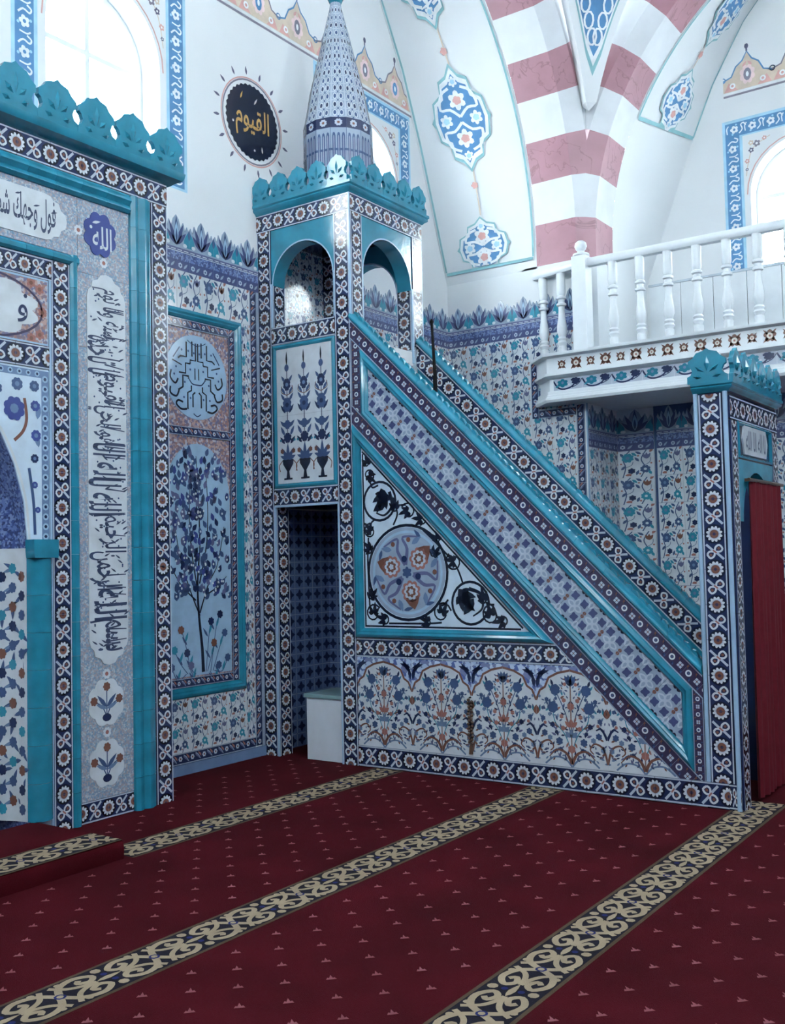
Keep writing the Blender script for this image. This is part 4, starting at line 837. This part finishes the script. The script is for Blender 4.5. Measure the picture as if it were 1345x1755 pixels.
# upper scroll, lower scroll and the small tendrils
A.ring(1.235, 2.06, .15, .019, IN, 1, 24); palm(1.27, 2.10, .95, -2.0); A.leaf(1.25, 2.16, .14, .09, -1.3, IN, 2); A.leaf(1.3, 2.06, .15, .08, -2.6, IN, 2); A.stroke([(1.33, 2.13), (1.35, 2.02), (1.28, 1.95), (1.20, 1.97)], .03, IN, 2, .01)
A.ring(2.03, 1.275, .155, .019, IN, 1, 24); palm(1.96, 1.33, 1.0, -.8); A.leaf(1.93, 1.38, .17, .10, -.9, IN, 2); A.leaf(2.06, 1.31, .15, .08, -2.2, IN, 2); A.stroke([(2.02, 1.38), (2.12, 1.34), (2.13, 1.24), (2.05, 1.18)], .03, IN, 2, .01)
for x, y, r, a0, t in ((1.135, 2.27, .05, -1.5, 1.1), (1.50, 1.97, .06, 2.6, -1.2), (1.14, 1.83, .055, 1.5, 1.1), (1.13, 1.68, .03, 1.5, 1), (1.90, 1.58, .065, 2.2, 1.2), (1.78, 1.20, .075, .2, 1.2), (2.20, 1.19, .07, 1.2, 1.2), (1.155, 1.19, .065, .6, 1.3), (1.26, 1.14, .04, 2, -1.1), (1.66, 1.13, .03, 2, 1), (2.14, 1.30, .04, 1, 1), (1.13, 1.32, .03, 0, 1), (1.76, 1.75, .03, 1, 1), (1.38, 2.0, .035, 1, 1), (2.30, 1.145, .035, 2.5, -1.1), (1.12, 2.36, .025, 1, 1), (1.62, 1.90, .045, 2.2, -1.1), (1.72, 1.64, .03, 0, 1)):
    scroll(x, y, r * 1.15, a0, t, .015); palm(x, y, .60, a0 + .8)
for P in ([(1.15, 2.21), (1.17, 2.17), (1.225, 2.185)], [(1.36, 2.06), (1.40, 1.96), (1.36, 1.87)], [(1.40, 2.02), (1.48, 2.02)], [(1.19, 1.92), (1.15, 1.89), (1.14, 1.80)], [(1.12, 1.78), (1.11, 1.6), (1.115, 1.4), (1.12, 1.25)], [(1.60, 1.85), (1.75, 1.72), (1.87, 1.60), (1.93, 1.52), (1.97, 1.42)], [(1.84, 1.30), (1.80, 1.26), (1.76, 1.26)], [(1.78, 1.13), (1.65, 1.12), (1.3, 1.115)], [(2.16, 1.28), (2.22, 1.25), (2.25, 1.17)]): A.stroke(P, .015, IN, 1)
A = A.clip([CL(3.528), UG(1.07), VG(1.083)]); draw(A, FX, 'arabesque', o, 0, 0, .0085)
# rosette bands of the stair side
strip('ros', FX, (.985, .924), (2.905, .924), .142, mn, 0, 8, [CL(3.65)])
strip('ros', FX, (.985, .085), (3.865, .085), .155, mn, 0, 12)
# flowered lower panel: one ogee bay, quartered into tiles
def bay():
    w, h = .522, .685; A = Art([(0, 0), (w, 0), (w, h), (0, h)], 'white', .008); c = w / 2
    arch = [(0, .44), (.03, .51), (.07, .535), (.10, .60), (.17, .635), (c, .655)]; arch = arch + [(w - x, y) for x, y in arch[:-1]][::-1]
    A.poly([(0, h)] + arch + [(w, h)], 'mosaic_spandrel', 0); A.stroke(arch, .016, 'brown', 2, smooth=False)
    for s in (0, 1):
        X = (lambda x: w - x) if s else (lambda x: x); g = -1 if s else 1
        for y, a, L in ((.60, .9, .12), (.55, 1.4, .1), (.64, .3, .1)): A.leaf(X(.01), y - .02, L, .03, a if not s else PI - a, 'navy', 3)
        A.leaf(X(0), .34, .07, .05, PI / 2, 'brown', 2)
        A.scal(X(c - .115), .52, .040, 7, .15, 'dblue', 2).scal(X(c - .135), .40, .042, 7, .15, 'dblue', 2); A.leaf(X(c - .13), .545, .05, .02, 1.9 if not s else 1.2, 'navy', 2)
        A.stroke([(c, .1), (X(c - .05), .22), (X(c - .12), .30), (X(c - .135), .40)], .007, 'teal_leaf', 1).stroke([(c, .2), (X(c - .04), .36), (X(c - .115), .52)], .007, 'dblue', 1)
        A.stroke([(X(0), .04), (X(.03), .14), (X(.09), .17), (X(.125), .13), (X(.10), .10)], .016, 'brown', 2, .008); A.stroke([(X(c), .02), (X(c - .04), .09), (X(c - .11), .11), (X(c - .17), .06)], .024, 'brown', 2, .006); A.stroke([(X(c), .0), (X(c - .05), .05), (X(c - .13), .06), (X(c - .2), .01)], .012, 'midblue', 1)
        A.stroke([(X(0), .2), (X(.04), .27), (X(.08), .26)], .02, 'navy', 2, .008)
        for x, y, r, m in ((.06, .22, .024, 'dblue'), (.10, .19, .02, 'midblue'), (.17, .17, .028, 'dblue'), (.2, .26, .018, 'rust'), (.05, .32, .02, 'dblue'), (.19, .34, .017, 'rust'), (.08, .45, .017, 'dblue'), (.1, .35, .014, 'midblue'), (.21, .45, .017, 'rust'), (.15, .46, .013, 'dblue'), (.05, .39, .014, 'dblue'), (.03, .13, .02, 'midblue'), (.15, .23, .015, 'navy'), (.22, .56, .014, 'rust'), (.12, .28, .02, 'navy'), (.065, .29, .013, 'rust'), (.23, .21, .014, 'midblue'), (.025, .47, .012, 'midblue'), (.19, .51, .012, 'midblue')):
            A.scal(X(x), y, r, 6, .25, m, 2); 
        for x, y, a, m in ((.07, .37, .7, 'teal_leaf'), (.16, .31, 1.9, 'dblue'), (.2, .39, 1.2, 'dblue'), (.12, .52, 2.2, 'teal_leaf'), (.03, .25, 1.0, 'dblue'), (.22, .13, 1.1, 'rust'), (.05, .1, .4, 'dblue'), (.2, .48, 1.8, 'teal_leaf'), (.13, .08, 1.2, 'navy'), (.24, .3, 2.0, 'rust'), (.09, .41, 2.0, 'dblue'), (.15, .38, .6, 'rust'), (.02, .36, 1.3, 'teal_leaf')): A.leaf(X(x), y, .045, .016, a if not s else PI - a, m, 1)
    rn = random.Random(11)
    for k in range(120):
        x = rn.uniform(.015, c - .01); y = rn.uniform(.03, .60)
        if y > .40 + .9 * x and y > .43: continue
        m = rn.choice(('dblue', 'navy', 'midblue', 'purple', 'brown')); L = rn.uniform(.022, .042); a = rn.uniform(0, PI)
        A.leaf(x, y, L, L * .42, a, m, 1).leaf(w - x, y, L, L * .42, PI - a, m, 1)
    A.stroke([(c, .03), (c, .55)], .009, 'brown', 1)
    for a in (-.5, -.18, .18, .5): A.leaf(c, .545, .085, .036, PI / 2 + a, 'dblue', 2)
    for y in (.20, .27): 
        for a in (-.9, 0, .9): A.leaf(c, y, .06, .035, PI / 2 + a, 'midblue' if y < .25 else 'rust', 3)
    A.scal(c, .41, .028, 6, .2, 'rust', 3); A.scal(c, .12, .03, 6, .2, 'rust', 2)
    return A
BAY = bay(); QT = {}
for i in range(2):
    for j in range(2): QT[i, j] = BAY.clip([(1, 0, .2605 + .261 * i), (-1, 0, -.0005 - .261 * i), (0, 1, .342 + .343 * j), (0, -1, -.0005 - .3425 * j)])
QM = {k: v.mesh('flower_tile') for k, v in QT.items()}
for b in range(6):
    u = .976 + .522 * b
    for (i, j), q in QT.items():
        x0, x1 = u + .261 * i, u + .261 * (i + 1); y1 = .1645 + .3425 * (j + 1); hp = []
        if x0 < .985: hp.append(UG(.9855 - u))
        if x1 > 3.72: hp.append(UL(3.72 - u))
        if y1 + SL * x1 > 3.65: hp.append(CL(3.65 - .1645 - SL * u))
        me = QM[i, j]
        if hp:
            q2 = q.clip(hp)
            if not q2 or len(q2.base) < 3: continue
            me = q2.mesh('flower_tile')
        link('flower_tile', me, FX.M(u, .1645, 0), mn)
# rails
def rail(F, c, mat_='teal'):
    pr = [(-.001, 0), (.022, .004), (.034, .02), (.034, .035), (.018, .055), (-.02, .068), (-.10, .068), (-.125, .05), (-.125, .0), (-.09, 0)]
    k = 13
    for i in range(k):
        a = .985 + (3.72 - .985) * i / k; b = .985 + (3.72 - .985) * (i + 1) / k - .002
        mb = MB(); rows = [[F.p(u, c + h - SL * u, n) for n, h in pr] for u in (a, b)]; mb.grid(rows, 'teal', True); mb.poly(rows[0], 'teal'); mb.poly(rows[1][::-1], 'teal'); mb.build('rail_tile', mn, smooth=40)
    P = []; n_ = 56
    for i in range(n_ + 1):
        u = .99 + 2.70 * i / n_
        P.append((u, c + .064 - SL * u)); 
        if i < n_: du = 2.70 / n_; P += [(u + du * q, c + .082 + .014 * math.sin(PI * q) - SL * (u + du * q)) for q in (.15, .5, .85)]
    P += [(3.69, c + .02 - SL * 3.69), (.99, c + .02 - SL * .99)]
    MB().prism(P[::-1], F, -.06, -.03, 'teal').build('rail_crest', mn)
rail(FX, 4.49); rail(FF, 4.45)
diag('ros', FF, 4.345, .21, .985, 3.72, [UG(.985), UL(3.72)], .001)

# -- kiosk at the head of the stair
FI = Frame((0, -.155, 0), (1, 0, 0), (0, -1, 0)); FJ = Frame((.885, 0, 0), (0, -1, 0), (-1, 0, 0)); FKF = Frame((KW, 0, 0), (0, -1, 0), (-1, 0, 0))
for x0, y0 in ((0, -.155), (0, -.984), (.885, -.155), (.885, -.984)): MB().box(x0 + .0005, x0 + .155, y0, y0 + .154, 0, 4.41, 'grout').build('pillar', mn)
def spandrel(F, u0, u1, c, r, n0, n1):
    MB().prism([(u0, 3.94), (c - r, 3.94)] + circ(c, 3.94, r, PI, 0, 18, False)[1:-1] + [(c + r, 3.94), (u1, 3.94), (u1, 4.41), (u0, 4.41)], F, n0, n1, 'teal').build('arch_panel', mn, smooth=30)
    P = circ(c, 3.94, r + .004, PI, 0, 24, False); A = Art(); A.stroke(P, .012, 'lblue', 0, smooth=False); draw(A, F, 'arch_edge', mn, 0, 0, n1 + .0005)
spandrel(FX, .155, .83, .4925, .32, -.14, .004); spandrel(FK, .155, .885, .52, .35, -.14, .004); spandrel(FKF, .155, .83, .4925, .32, 0, .14)
MB().box(.001, KW, -.984, -.001, 4.411, 4.56, 'navy').build('kiosk_roof', mn)
strip('ros', FX, (.0775, 0), (.0775, 4.41), .15, mn); strip('ros', FX, (.9075, 0), (.9075, 4.41), .15, mn); strip('ros', FX, (0.0, 4.485), (.985, 4.485), .15, mn, 0, 4)
strip('ros', FK, (.0775, 3.51), (.0775, 4.41), .15, mn); strip('ros', FK, (.9625, 3.45), (.9625, 4.41), .15, mn); strip('ros', FK, (0, 4.485), (KW, 4.485), .15, mn, 0, 4)
strip('ros', FI, (.0775, 0), (.0775, 2.06), .15, mn); strip('ros', FI, (.0775, 3.58), (.0775, 4.05), .15, mn); strip('ros', FI, (.9625, 3.2), (.9625, 4.4), .15, mn); strip('ros', FJ, (.9075, 3.42), (.9075, 4.4), .15, mn); strip('ros', FJ, (.0775, 3.42), (.0775, 4.4), .15, mn)
MB().box(.001, .14, -.829, -.156, 2.066, 3.575, 'grout').build('kiosk_wall', mn); MB().box(.141, .885, -.983, -.001, 3.28, 3.40, 'marble_white').build('kiosk_floor', mn); MB().box(.141, .885, -.983, -.013, 2.07, 2.14, 'dblue').build('passage_ceiling', mn)
strip('ros', FX, (.155, 3.50), (.83, 3.50), .15, mn, 0, 3); strip('ros', FX, (.155, 2.142), (.83, 2.142), .145, mn, 0, 3)
MB().frame(FX, [(.16, 2.218), (.825, 2.218), (.825, 3.42), (.16, 3.42)], [(0, 0), (0, .012), (.02, .022), (.035, .014), (.04, 0)], 'teal').build('teal_frame', mn, smooth=35)
for k in range(2):
    v0, v1 = 2.255 + .565 * k, 2.255 + .565 * (k + 1); A = Art([(.198, v0 + .001), (.787, v0 + .001), (.787, v1 - .001), (.198, v1 - .001)], 'white', .008)
    for c in (.31, .4925, .675):
        if k == 0:
            A.rect(c - .045, c + .045, v0 + .03, v0 + .045, 'black', 1).poly([(c - .02, v0 + .045), (c + .02, v0 + .045), (c + .012, v0 + .10), (c + .055, v0 + .16), (c + .06, v0 + .20), (c - .06, v0 + .20), (c - .055, v0 + .16), (c - .012, v0 + .10)], 'black', 1)
            for q, L in ((-1.2, .09), (-.6, .12), (0, .14), (.6, .12), (1.2, .09)): A.leaf(c, v0 + .20, L, .035, PI / 2 + q, 'dblue', 2)
            for s in (-1, 1): A.stroke([(c + s * .06, v0 + .19), (c + s * .095, v0 + .15), (c + s * .085, v0 + .10)], .008, 'brown', 1); A.scal(c + s * .06, v0 + .27, .022, 6, .2, 'brown', 2); A.leaf(c + s * .03, v0 + .33, .08, .03, PI / 2 - s * .7, 'navy', 2); A.leaf(c + s * .03, v0 + .40, .09, .03, PI / 2 - s * .5, 'dblue', 2); A.disc(c + s * .075, v0 + .36, .012, 'teal_leaf', 2, 6); A.leaf(c + s * .02, v0 + .47, .08, .03, PI / 2 - s * .8, 'dblue', 2)
            A.scal(c, v0 + .38, .045, 8, .2, 'navy', 3); A.scal(c, v0 + .49, .04, 8, .2, 'dblue', 3); A.stroke([(c, v0 + .2), (c, v1)], .008, 'navy', 1, smooth=False)
        else:
            A.stroke([(c, v0), (c, v0 + .50)], .008, 'navy', 1, smooth=False); A.scal(c, v0 + .09, .05, 8, .2, 'dblue', 3, ry=.065); A.disc(c, v0 + .09, .02, 'navy', 4, 8); A.scal(c, v0 + .26, .042, 8, .2, 'navy', 3, ry=.055); A.disc(c, v0 + .26, .017, 'midblue', 4, 8); A.disc(c, v0 + .40, .024, 'dblue', 3, 10, .03)
            A.leaf(c, v0 + .42, .12, .018, PI / 2, 'black', 3)
            for s in (-1, 1):
                for y, L in ((.02, .09), (.12, .085), (.18, .08), (.28, .07)): A.leaf(c + s * .02, v0 + y, L, .026, PI / 2 - s * .6, 'dblue' if y > .1 else 'navy', 2)
                A.stroke([(c, v0 + .17), (c + s * .06, v0 + .2), (c + s * .055, v0 + .25)], .007, 'brown', 2)
    link('cypress_tile', A.mesh('cypress_tile'), FX.M(), mn)
# passage lining, edge trims
fill(FQ, .155, .885, .0, 2.06, mn, n=.0005, size=.22, kinds=('chk',)); fill(FJ, .0, .83, 0, 2.06, mn, n=0.0, size=.22, kinds=('chk',))
MB().box(.886, .95, -.83, -.156, 0, 2.07, 'grout').build('passage_wall', mn)
for x, y, z0, z1 in ((-.004, -.987, 3.50, 4.56), (-.004, -.828, 0, 2.06), (-.004, -.158, 0, 2.06), (-.004, -.158, 3.58, 3.95), (-.004, -.826, 3.58, 3.95), (.158, -.989, 3.5, 3.95), (.882, -.989, 3.3, 3.95), (KW + .001, -.988, 3.3, 4.56)): MB().tube([(x, y, z0), (x, y, z1)], .011, 'lblue', 6).build('edge_trim', mn)
MB().fbox(FX, .155, .83, 2.06, 2.072, -.1, .014, 'lblue').build('edge_trim', mn)
pc = [(0, 4.558), (.018, 4.56), (.03, 4.575), (.05, 4.588), (.055, 4.60), (.05, 4.608), (.062, 4.62), (.062, 4.64), (-.06, 4.64)]
MB().sweep([(0, -.002), (0, -.985), (KW, -.985), (KW, -.002)], pc, 'teal').build('cornice', mn, smooth=40)
for i in range(5): link('crest_tile', ME['crk'], FX.M(.085 + .206 * i, 4.64, .025, 0, 1.03), mn); link('crest_tile', ME['crk'], FK.M(.08 + .22 * i, 4.64, .025, 0, 1.09), mn); link('crest_tile', ME['crk'], FKF.M(.085 + .206 * i, 4.64, -.055, 0, 1.03), mn)
# spire
SX, SY, NF = .52, -.4925, 14
PF = [(.302, 4.56), (.302, 5.36), (.278, 5.46), (.238, 5.69), (.172, 5.96), (.108, 6.23), (.058, 6.43), (.042, 6.50)]
def prad(z):
    for (r0, a), (r1, b) in zip(PF, PF[1:]):
        if z <= b: return r0 + (r1 - r0) * (z - a) / (b - a)
    return PF[-1][0]
A = Art(); A.rect(-.5, .5, 4.56, 5.27, 'grayblue', 0)
A.rect(-.5, .5, 5.27, 5.36, 'navy', 0)
for x in (0,): A.scal(x, 5.315, .26, 8, .2, 'palegray', 1, ry=.032); A.disc(x, 5.315, .1, 'brown', 2, 6, .012)
for x in (-.3, .0, .3): A.rect(x - .10, x + .10, 4.62, 5.20, 'dblue', 1).disc(x, 5.20, .10, 'dblue', 1, 8, .03).rect(x - .05, x + .05, 4.62, 5.19, 'purple', 2).rect(x - .015, x + .015, 4.66, 5.2, 'palegray', 3)
A.rect(-.5, .5, 5.07, 5.09, 'dblue', 3); A.rect(-.5, -.47, 4.56, 5.27, 'dblue', 3)
z = 5.36; r = 0
while z < 6.46:
    h = .078; A.rect(-.5, .5, z, z + h, 'grayblue', 0); A.rect(-.5, -.44, z, z + h, 'palegray', 1); A.rect(.44, .5, z, z + h, 'palegray', 1); A.rect(-.5, .5, z, z + .010, 'palegray', 1)
    if z < 6.1: 
        for x in (-.22, .22): A.disc(x, z + h * .55, .15, 'white', 1, 8, .032); A.disc(x, z + h * .55, .10, 'navy' if r % 2 else 'dblue', 2, 8, .022)
        A.rect(-.03, .03, z, z + h, 'white', 1); A.disc(0, z + .005, .06, 'dblue', 2, 6, .012)
    else: A.disc(0, z + h * .55, .30, 'white', 1, 8, .03); A.disc(0, z + h * .55, .2, 'navy' if r % 2 else 'dblue', 2, 8, .02)
    z += h; r += 1
for k in range(NF):
    a0, a1 = 2 * PI * k / NF, 2 * PI * (k + 1) / NF
    def f(u, v, n):
        q = prad(v) + n; t = u + .5; x = math.cos(a1) * (1 - t) + math.cos(a0) * t; y = math.sin(a1) * (1 - t) + math.sin(a0) * t
        return (SX + q * x, SY + q * y, v)
    m_ = MB(); m_.grid([[f(-.5, z_, 0), f(.5, z_, 0)] for r_, z_ in PF], 'grayblue')
    A.clip([(1, 0, .499), (-1, 0, .499)]).into(m_, f, .0012).build('spire_facet', mn)
MB().lathe([(.036, 6.485), (.05, 6.50), (.072, 6.545), (.066, 6.59), (.03, 6.625), (.03, 6.65), (.045, 6.68), (.02, 6.73), (.012, 6.80), (.0, 6.86)], (SX, SY, 0), 'teal', 16).build('finial', mn, smooth=40)

# -- portal at the foot of the stair
PW = 1.10; Y0 = 3.72; FPF = Frame((PW, 0, 0), (0, -1, 0), (-1, 0, 0))
for x0 in (0, PW - .17): MB().box(x0 + .001, x0 + .17, -3.939, -3.721, 0, 2.20, 'navy').build('portal_post', mn)
MB().box(.001, PW, -3.939, -3.721, 2.201, 2.62, 'navy').build('portal_lintel', mn)
strip('ros', FX, (3.83, .165), (3.83, 2.61), .145, mn, .002); strip('ros', FX, (3.865, .085), (3.94, .085), .15, mn, .001, 1)
for u in (3.738, 3.925): MB().tube([FX.p(u, .165 if u < 3.8 else 0, .006), FX.p(u, 2.62, .006)], .016, 'lblue', 8).build('edge_trim', mn, smooth=60)
strip('ros', FP, (.075, 0), (.075, 2.44), .13, mn); strip('ros', FP, (PW - .075, 0), (PW - .075, 2.44), .13, mn); strip('ros', FP, (0, 2.52), (PW, 2.52), .145, mn, 0, 4)
c = PW / 2; MB().prism([(.145, 1.80), (c - .33, 1.80)] + circ(c, 1.80, .33, PI, 0, 16, False)[1:-1] + [(c + .33, 1.80), (PW - .145, 1.80), (PW - .145, 2.20), (.145, 2.20)], FP, -.12, .01, 'teal').build('portal_arch', mn, smooth=30)
o = MB().prism([(.30, 2.24), (.80, 2.24), (.84, 2.34), (.80, 2.43), (.30, 2.43), (.26, 2.34)], FP, 0, .012, 'white').build('calligraphy_plate', mn); draw(Art().text('لا اله الا الله', .55, 2.335, .46, .13, 'ink', 1), FP, 'calligraphy', o, 0, 0, .0125)
MB().frame(FP, [(.16, 2.21), (.94, 2.21), (.94, 2.445), (.16, 2.445)], [(0, 0), (0, .012), (.012, .018), (.024, 0)], 'teal').build('teal_frame', mn, smooth=35)
MB().sweep([(0, -3.721), (0, -3.94), (PW, -3.94), (PW, -3.721)], [(a * .8, 2.62 + (b - 4.56) * .75) for a, b in pc], 'teal').build('cornice', mn, smooth=40)
link('crest_tile', ME['crp'], FX.M(3.83, 2.68, .02, 0, 1.38), mn)
for i in range(6): link('crest_tile', ME['crp'], FP.M(.07 + .192 * i, 2.68, .02, 0, 1.03), mn)

# ================================================================== CURTAIN, ROD, BEADS, BOX
cu = thing('curtain', (.65, -3.98, .03), 'dark red curtain hanging in the pulpit doorway at right edge', 'curtain')
rows = []; NW = 44
for z in (2.06, 1.6, 1.0, .5, .03):
    lo = .31 - (2.06 - z) * .03; rows.append([(lo + (1.0 - lo) * i / NW, -3.982 + (.008 + .006 * (2.06 - z) / 2) * math.sin(i * 1.15 + z * .4) + .006 * math.sin(i * .37 + z), z) for i in range(NW + 1)])
mb = MB().grid(rows[::-1], 'curtain'); mb.grid([[(x, y + .006, z) for x, y, z in r] for r in rows], 'curtain'); mb.build('cloth', cu, smooth=60)
MB().tube([(.24, -3.984, 2.07), (1.06, -3.984, 2.07)], .012, 'bead', 8).build('curtain_rod', cu); MB().box(.26, .275, -3.984, -3.952, 2.06, 2.08, 'bead').build('bracket', cu); MB().box(1.03, 1.045, -3.984, -3.954, 2.06, 2.08, 'bead').build('bracket', cu)
rd = thing('black_rod', (.05, -1.72, 2.87), 'thin black rod standing upright on the near stair rail', 'rod')
zb = 4.558 - SL * 1.72
MB().tube([(.05, -1.735, zb + .0), (.05, -1.733, zb + .12)], .017, 'rod_black', 10).build('holder', rd, smooth=50); MB().tube([(.05, -1.733, zb + .12), (.05, -1.722, zb + .40), (.05, -1.716, 3.40)], [.013, .011, .010], 'rod_black', 10).build('shaft', rd, smooth=50); MB().lathe([(0, -.006), (.014, 0), (.016, .012), (.008, .03), (0, .034)], (.05, -1.716, 3.395), 'rod_black', 10).build('tip', rd, smooth=50)
pb = thing('prayer_beads', (-.02, -2.01, .24), 'short strand of dark brown beads hanging against flowered pulpit panel', 'beads')
MB().tube([(-.0095, -2.012, .592), (-.03, -2.012, .592)], .006, 'rod_black', 6).build('hook', pb)
for i in range(26):
    s = -1 if i % 2 else 1; z = .575 - .0125 * i; MB().lathe([(0, -.012), (.010, -.007), (.013, 0), (.010, .007), (0, .012)], (-.024, -2.012 + s * (.012 + .004 * math.sin(i)), z), 'bead', 8).build('bead', pb, smooth=60)
MB().lathe([(.003, .05), (.008, .03), (.012, .0), (.016, -.04), (0, -.042)], (-.024, -2.012, .225), 'bead', 8).build('tassel', pb, smooth=50)
bx = thing('white_box', (.13, -.64, 0), 'white cabinet with grey top standing inside the pulpit passage', 'cabinet')
MB().box(.02, .42, -.822, -.44, .001, .50, 'box_white').build('body', bx); MB().box(.005, .44, -.822, -.42, .50, .53, 'box_top').build('top', bx)

# ================================================================== GALLERY BALCONY
gb = thing('gallery_balcony', (3.7, -3.2, 3.14), 'white balcony with floret band projecting over the tiled recess', 'balcony')
PTH = [(3.079, -1.10), (2.86, -1.32), (2.86, -6.2)]
MB().prism([(3.079, -1.11), (2.87, -1.325), (2.87, -6.2), (4.599, -6.2), (4.599, -1.602), (3.079, -1.602)], None, 3.141, 3.60, 'gloss_white').build('floor_slab', gb)
MB().sweep(PTH, [(-.01, 3.14), (.05, 3.14), (.06, 3.165), (.055, 3.19), (.04, 3.195), (.04, 3.215), (.03, 3.22), (.03, 3.25), (.004, 3.255), (.004, 3.375), (.02, 3.38), (.045, 3.395), (.06, 3.405), (.06, 3.43), (.035, 3.435), (.035, 3.585), (.05, 3.588), (.085, 3.60), (.09, 3.615), (.09, 3.63), (-.01, 3.635)], 'gloss_white').build('fascia', gb, smooth=30)
FF1 = Frame((2.825, 0, 0), (0, -1, 0), (-1, 0, 0)); FF2 = Frame((2.856, 0, 0), (0, -1, 0), (-1, 0, 0))
def floret(r):
    A = Art()
    for k in range(5): a = PI / 2 + 2 * PI / 5 * k; A.disc(r * .62 * math.cos(a), r * .62 * math.sin(a), r * .42, 'brown', 0, 8)
    A.disc(0, 0, r * .5, 'cream' , 1, 10); A.disc(0, 0, r * .2, 'rust', 2, 6)
    if r > .04:
        for k in range(4): A.leaf(0, 0, r * 1.5, r * .4, PI / 4 + PI / 2 * k, 'brown', -1 + 1)
    return A.mesh('floret', None, .001)
f1, f2 = floret(.056), floret(.042)
for i in range(30): link('floret', f1 if i % 2 else f2, FF1.M(1.47 + .155 * i, 3.51, .0005), gb)
A = Art(); A.rect(0, .31, .003, .117, 'palegray', 0)
A.stroke([(0, .10), (.05, .03), (.12, .01), (.2, .03), (.24, .08), (.22, .105), (.19, .09)], .016, 'navy', 1).stroke([(.31, .10), (.27, .05), (.2, .02)], .008, 'navy', 1); A.scal(.10, .07, .062, 6, .25, 'teal', 2, ry=.044); A.scal(.245, .08, .052, 6, .25, 'navy', 2, ry=.036); A.disc(.10, .075, .015, 'midblue', 3, 6); A.disc(.17, .05, .012, 'white', 2, 6); A.leaf(.02, .03, .06, .02, .5, 'teal_leaf', 2)
me = A.clip([(1, 0, .309), (-1, 0, -.001)]).mesh('arabesque_tile', None, .0008)
for i in range(15): link('arabesque_tile', me, FF2.M(1.36 + .31 * i, 3.256, .0008), gb)
bl = thing('balustrade', (2.93, -3.2, 3.63), 'white turned balustrade with ball topped newel along the balcony edge', 'balustrade')
HR = [(3.06, -1.10), (2.93, -1.66 + .10), (2.93, -1.66)]
def hrail(p, q, name='handrail'):
    p = Vector(p); q = Vector(q); d = (q - p).normalized(); n = Vector((d.y, -d.x)); pr = [(-.035, 4.47), (.035, 4.47), (.048, 4.49), (.048, 4.525), (.03, 4.55), (-.03, 4.55), (-.048, 4.525), (-.048, 4.49)]
    rows = [[(b.x + n.x * o, b.y + n.y * o, z) for o, z in pr] for b in (p, q)]; mb = MB().grid(rows, 'gloss_white', True); mb.poly(rows[0], 'gloss_white'); mb.poly(rows[1][::-1], 'gloss_white'); mb.build(name, bl, smooth=40)
hrail((2.93, -1.62), (2.93, -6.1)); hrail((3.07, -1.08), (2.93, -1.62))
bp_ = [(.045, 3.632), (.045, 3.72), (.036, 3.725), (.04, 3.74), (.052, 3.76), (.04, 3.78), (.05, 3.80), (.035, 3.82), (.04, 3.84), (.052, 3.88), (.05, 3.93), (.036, 4.02), (.03, 4.09), (.032, 4.13), (.05, 4.14), (.05, 4.16), (.034, 4.17), (.034, 4.20), (.05, 4.21), (.05, 4.23), (.034, 4.24), (.042, 4.26), (.045, 4.28), (.045, 4.47)]
bme = MB().lathe(bp_, (0, 0, 0), 'gloss_white', 12).mesh('baluster', 40)
for i in range(15): link('baluster', bme, Matrix.Translation((2.93, -1.99 - .277 * i, 0)), bl)
for x, y in ((3.045, -1.18), (2.985, -1.41)): link('baluster', bme, Matrix.Translation((x, y, 0)), bl)
nw = MB().box(2.855, 3.005, -1.74, -1.59, 3.632, 4.58, 'gloss_white').build('newel_post', bl)
MB().lathe([(.075, 4.58), (.085, 4.59), (.08, 4.61), (.04, 4.625), (.035, 4.64), (.05, 4.655), (.062, 4.685), (.055, 4.72), (.03, 4.742), (0, 4.748)], (2.93, -1.665, 0), 'gloss_white', 16).build('ball_finial', nw, smooth=50)
# wainscot of the gallery wall
for i in range(9): MB().fbox(FG, 1.74 + .36 * i, 1.74 + .36 * (i + 1) - .008, 3.62, 4.60, .001, .016, 'gloss_white').build('wainscot_panel', wg)
MB().fbox(FG, 1.73, 5.1, 4.602, 4.625, 0, .026, 'rail_gray').build('wainscot_rail', wg)
